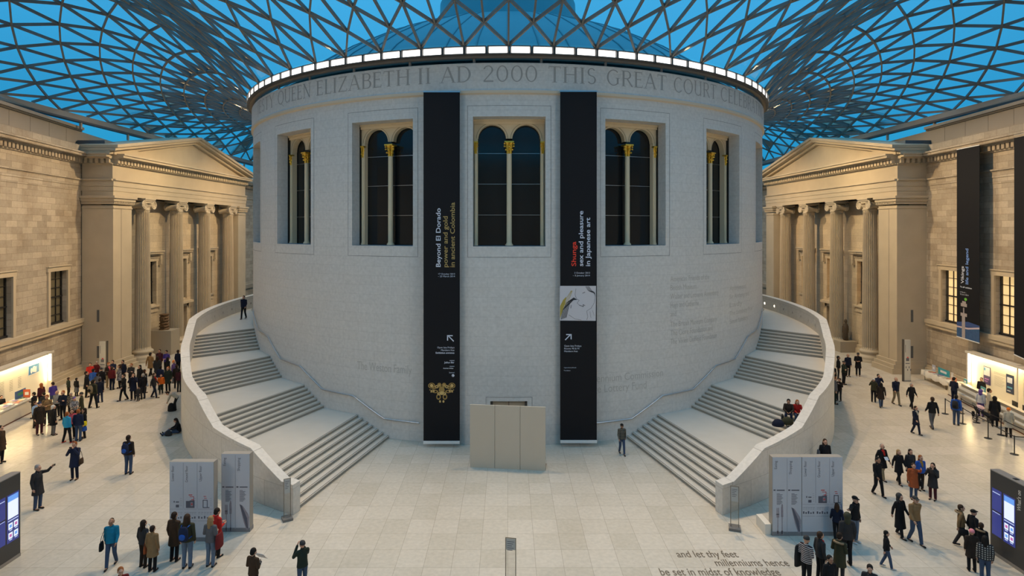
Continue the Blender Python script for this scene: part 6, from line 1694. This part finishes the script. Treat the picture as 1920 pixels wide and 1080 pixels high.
P_(1709, 766, 47, 'walk', 5, 'jacket', 'black', 'black', 'short', 'grey', 'person in a black jacket over a white shirt below the right map pylon')
P_(1717, 814, 52, 'walk2', 15, 'coat', 'dknavy', 'dknavy', 'short', 'dkbrown', 'person in a dark coat with a pale scarf walking to the viewer on the right', extra=('scarf', 'cream'))
P_(1748, 804, 63, 'walk', 175, 'jacket', 'black', 'grey', 'short', 'brown', 'person in a black jacket and grey trousers walking away towards the desk')
a = P_(1793, 797, 56, 'stand', 130, 'jacket', 'blue', 'jeans', 'short', 'black', 'person in a blue jacket queueing at the barrier')
rucksack(a, 'char', 'black rucksack on the person queueing at the barrier')
P_(1789, 758, 50, 'hold', 110, 'jacket', 'dknavy', 'dknavy', 'short', 'black', 'person in navy standing at the far end of the right desk')
P_(0, 0, 0, 'stand', -60, 'jacket', 'black', 'black', 'short', 'brown', 'attendant in black behind the far end of the right desk', sc=.98, loc=Ar+tr_*1.6+nr*1.35)
P_(1839, 781, 50, 'stand', 120, 'jacket', 'white', 'violet', 'hood', 'purple', 'person in a white top with a purple headscarf at the right desk')
P_(1855, 785, 57, 'stand', 60, 'coat', 'cream', 'khaki', 'short', 'dkbrown', 'person in a cream coat looking right at the ticket desk', skin='m')
P_(1865, 800, 56, 'stand', 150, 'long', 'black', 'black', 'hood', 'black', 'person in a floor-length black coat and headscarf at the ticket desk')
P_(0, 0, 0, 'hold', -50, 'jacket', 'navy', 'black', 'short', 'brown', 'clerk with a blue tie seated behind the ticket desk', sc=.86, loc=Ar+tr_*9.0+nr*1.35)
P_(1891, 820, 55, 'stand', 150, 'coat', 'cream', 'dkbrown', 'beanie', 'orange', 'person in a cream coat and orange hat in the ticket queue')
# pushchair
c = floor_at(1840, 789); root = empty('pushchair', c, .9, label='pushchair with a pink hood waiting at the ticket desk', cat='pushchair')
for i, (x, y, r) in enumerate(((-.24, -.38, .12), (.24, -.38, .12), (-.26, .30, .15), (.26, .30, .15))):
    m = MB(); m.tube([V((x, y+(r-.02)*cos(t), r+(r-.02)*sin(t))) for t in [2*pi*k/20 for k in range(20)]], .022, 6, close=True, caps=False)
    for k in range(3): t = pi*k/3; m.tube([V((x, y+.1*cos(t), r+.1*sin(t))), V((x, y-.1*cos(t), r-.1*sin(t)))], .006, 5)
    m.build('wheel', M_black, parent=root)
m = MB()
for s in (-1, 1): m.tube([V((s*.25,-.38,.14)), V((s*.25,-.1,.45)), V((s*.25,.35,.95)), V((s*.25,.45,1.02))], .014, 6); m.tube([V((s*.25,.30,.16)), V((s*.25,-.05,.6))], .014, 6)
m.tube([V((-.25,.45,1.02)), V((.25,.45,1.02))], .018, 6); m.tube([V((-.25,-.38,.14)), V((.25,-.38,.14))], .012, 6); m.build('frame', M_black, parent=root)
m = MB(); ell_ball(m, Matrix.Rotation(.5, 4, 'X'), (0,-.0,.50), (.21,.30,.10)); ell_ball(m, Matrix.Rotation(-.5, 4, 'X'), (0,-.10,.66), (.20,.08,.28)); m.build('seat', cm('char'), parent=root)
m = MB(); n = 14
R = [[V((.23*cos(pi*i/n), .10+.30*sin(a)*sin(pi*i/n)*-1, .72+.26*cos(a)*sin(pi*i/n))) for i in range(n+1)] for a in [-.5+k*.35 for k in range(6)]]
m.rings(R, loop=False, caps=False); m.build('hood', mat('pushchair_pink', (.62,.42,.44), .8), parent=root)
m = MB(); m.rings([[V((.16*cos(t)*k, .4+.08*sin(t)*k, z)) for t in [2*pi*i/12 for i in range(12)]] for z, k in ((.25,.9),(.3,1),(.5,1),(.52,.6))]); m.build('basket', cm('black'), parent=root)

# --- right side, lower
a = P_(1654, 899, 66, 'walk', 10, 'coat', 'black', 'khaki', 'thin', 'grey', 'grey-haired person in a black coat and red scarf holding a leaflet', extra=('scarf', 'red'))
sheet_in_hand(a, 'white leaflet held by the person with the red scarf', .1, .08, off=(0,-.26,1.12))
P_(1646, 929, 71, 'walk2', 10, 'jacket', 'black', 'black', 'short', 'black', 'person in an open black jacket at the left front of the walking group', skin='m')
P_(1685, 907, 63, 'walk', 5, 'coat', 'black', 'black', 'long', 'blond', 'fair-haired person in a black coat walking between the red scarf and the orange coat')
P_(1707, 906, 62, 'stand', -5, 'coat', 'char', 'black', 'long', 'dkbrown', 'person with long dark hair and black coat behind the raised arm')
a = P_(1713, 936, 66, 'reach', -20, 'coat', 'rust', 'jeans', 'short', 'brown', 'person in an orange patterned coat raising one arm')
handbag(a, 'black', 'black shoulder bag of the person in the orange coat', 1, .02)
P_(1726, 919, 62, 'stand', 0, 'jacket', 'blue', 'dkbrown', 'long', 'ginger', 'person in a bright blue jacket with a mustard scarf', extra=('scarf', 'mustard'))
a = P_(1749, 937, 68, 'phone', -50, 'coat', 'char', 'maroon', 'long', 'black', 'person in a dark dress and burgundy tights taking a photograph')
rucksack(a, 'black', 'black rucksack of the person taking a photograph on the right'); phone_in_hand(a, 'camera held up by the person in burgundy tights')
P_(1687, 1006, 79, 'walk', 15, 'long', 'black', 'black', 'hood', 'char', 'person in a long black hooded coat walking beside the tan jacket')
P_(1716, 1019, 88, 'walk2', 5, 'jacket', 'tan', 'jeans', 'cap', 'char', 'person in a tan jacket, jeans and dark cap walking to the viewer')
P_(1662, 1065, 69, 'walk', 70, 'jacket', 'black', 'jeans', 'short', 'black', 'person in a short black jacket and jeans walking right with white shoes', shoe='white')
a = P_(1802, 1026, 75, 'walk', 60, 'jacket', 'tan', 'char', 'short', 'brown', 'person in a tan fur-collared jacket in the huddle by the right screen', extra=('fur',))
handbag(a, 'black', 'black handbag of the person in the fur-collared jacket', -1, -.05)
P_(1825, 1036, 78, 'stand', 90, 'jacket', 'black', 'black', 'cap', 'black', 'person in black with a flat cap in the huddle by the right screen')
P_(1840, 1057, 76, 'stand', 120, 'jacket', 'black', 'black', 'short', 'brown', 'person in black nearest the right screen slab', extra=('fur',))
P_(1822, 1071, 78, 'stand', 160, 'coat', 'dkbrown', 'black', 'beanie', 'pink', 'person in a long dark brown coat and pink knitted hat')
P_(1847, 1093, 86, 'stand', 150, 'jacket', 'check', 'jeans', 'long', 'black', 'person in a black and white checked jacket by the right screen')
P_(1631, 1156, 96, 'hold', -30, 'jacket', 'char', 'black', 'short', 'black', 'dark-haired person whose head just enters at the bottom right')

# --- readers at the right board
P_(1603, 1017, 86, 'point', 25, 'jacket', 'black', 'ljeans', 'cap', 'black', 'person in a black flat cap pointing at the right-hand board', shoe='white')
a = P_(1569, 1014, 70, 'walk', 160, 'jacket', 'dknavy', 'black', 'long', 'brown', 'person with auburn hair and a dark blue jacket right against the board')
handbag(a, 'blue', 'blue bag of the auburn-haired person at the right-hand board', -1, .25, .13, .11); handbag(a, 'white', 'white carrier bag below the blue one at the right-hand board', -1, -.02, .09, .12, False, 'carrier_bag')
P_(1588, 1059, 97, 'stand', 175, 'down', 'char', 'black', 'hood', 'olive', 'person in a dark padded jacket with a hood, back turned, facing the right board')
a = P_(1574, 1092, 92, 'hold', 130, 'coat', 'olive', 'char', 'short', 'dkbrown', 'person in an olive parka with fur trim holding a sheet of paper', extra=('fur',))
sheet_in_hand(a, 'white sheet held by the person in the olive parka', .13, .1, off=(0,-.32,1.16))
P_(1538, 1090, 92, 'stand', 100, 'jacket', 'char', 'black', 'short', 'brown', 'person in a dark jacket with a red scarf in front of the right board', extra=('scarf', 'red'))
a = P_(1512, 1102, 96, 'hold', 120, 'jacket', 'stripe', 'black', 'beanie', 'char', 'person in a striped jumper and dark knitted hat')
handbag(a, 'char', 'dark coat carried over the arm of the person in the striped jumper', 1, .15, .24, .36, False, 'folded_coat', 'coat')
P_(1556, 1136, 92, 'stand', 10, 'jacket', 'black', 'black', 'short', 'black', 'person in black facing the viewer at the bottom edge, right of the striped jumper', skin='m')
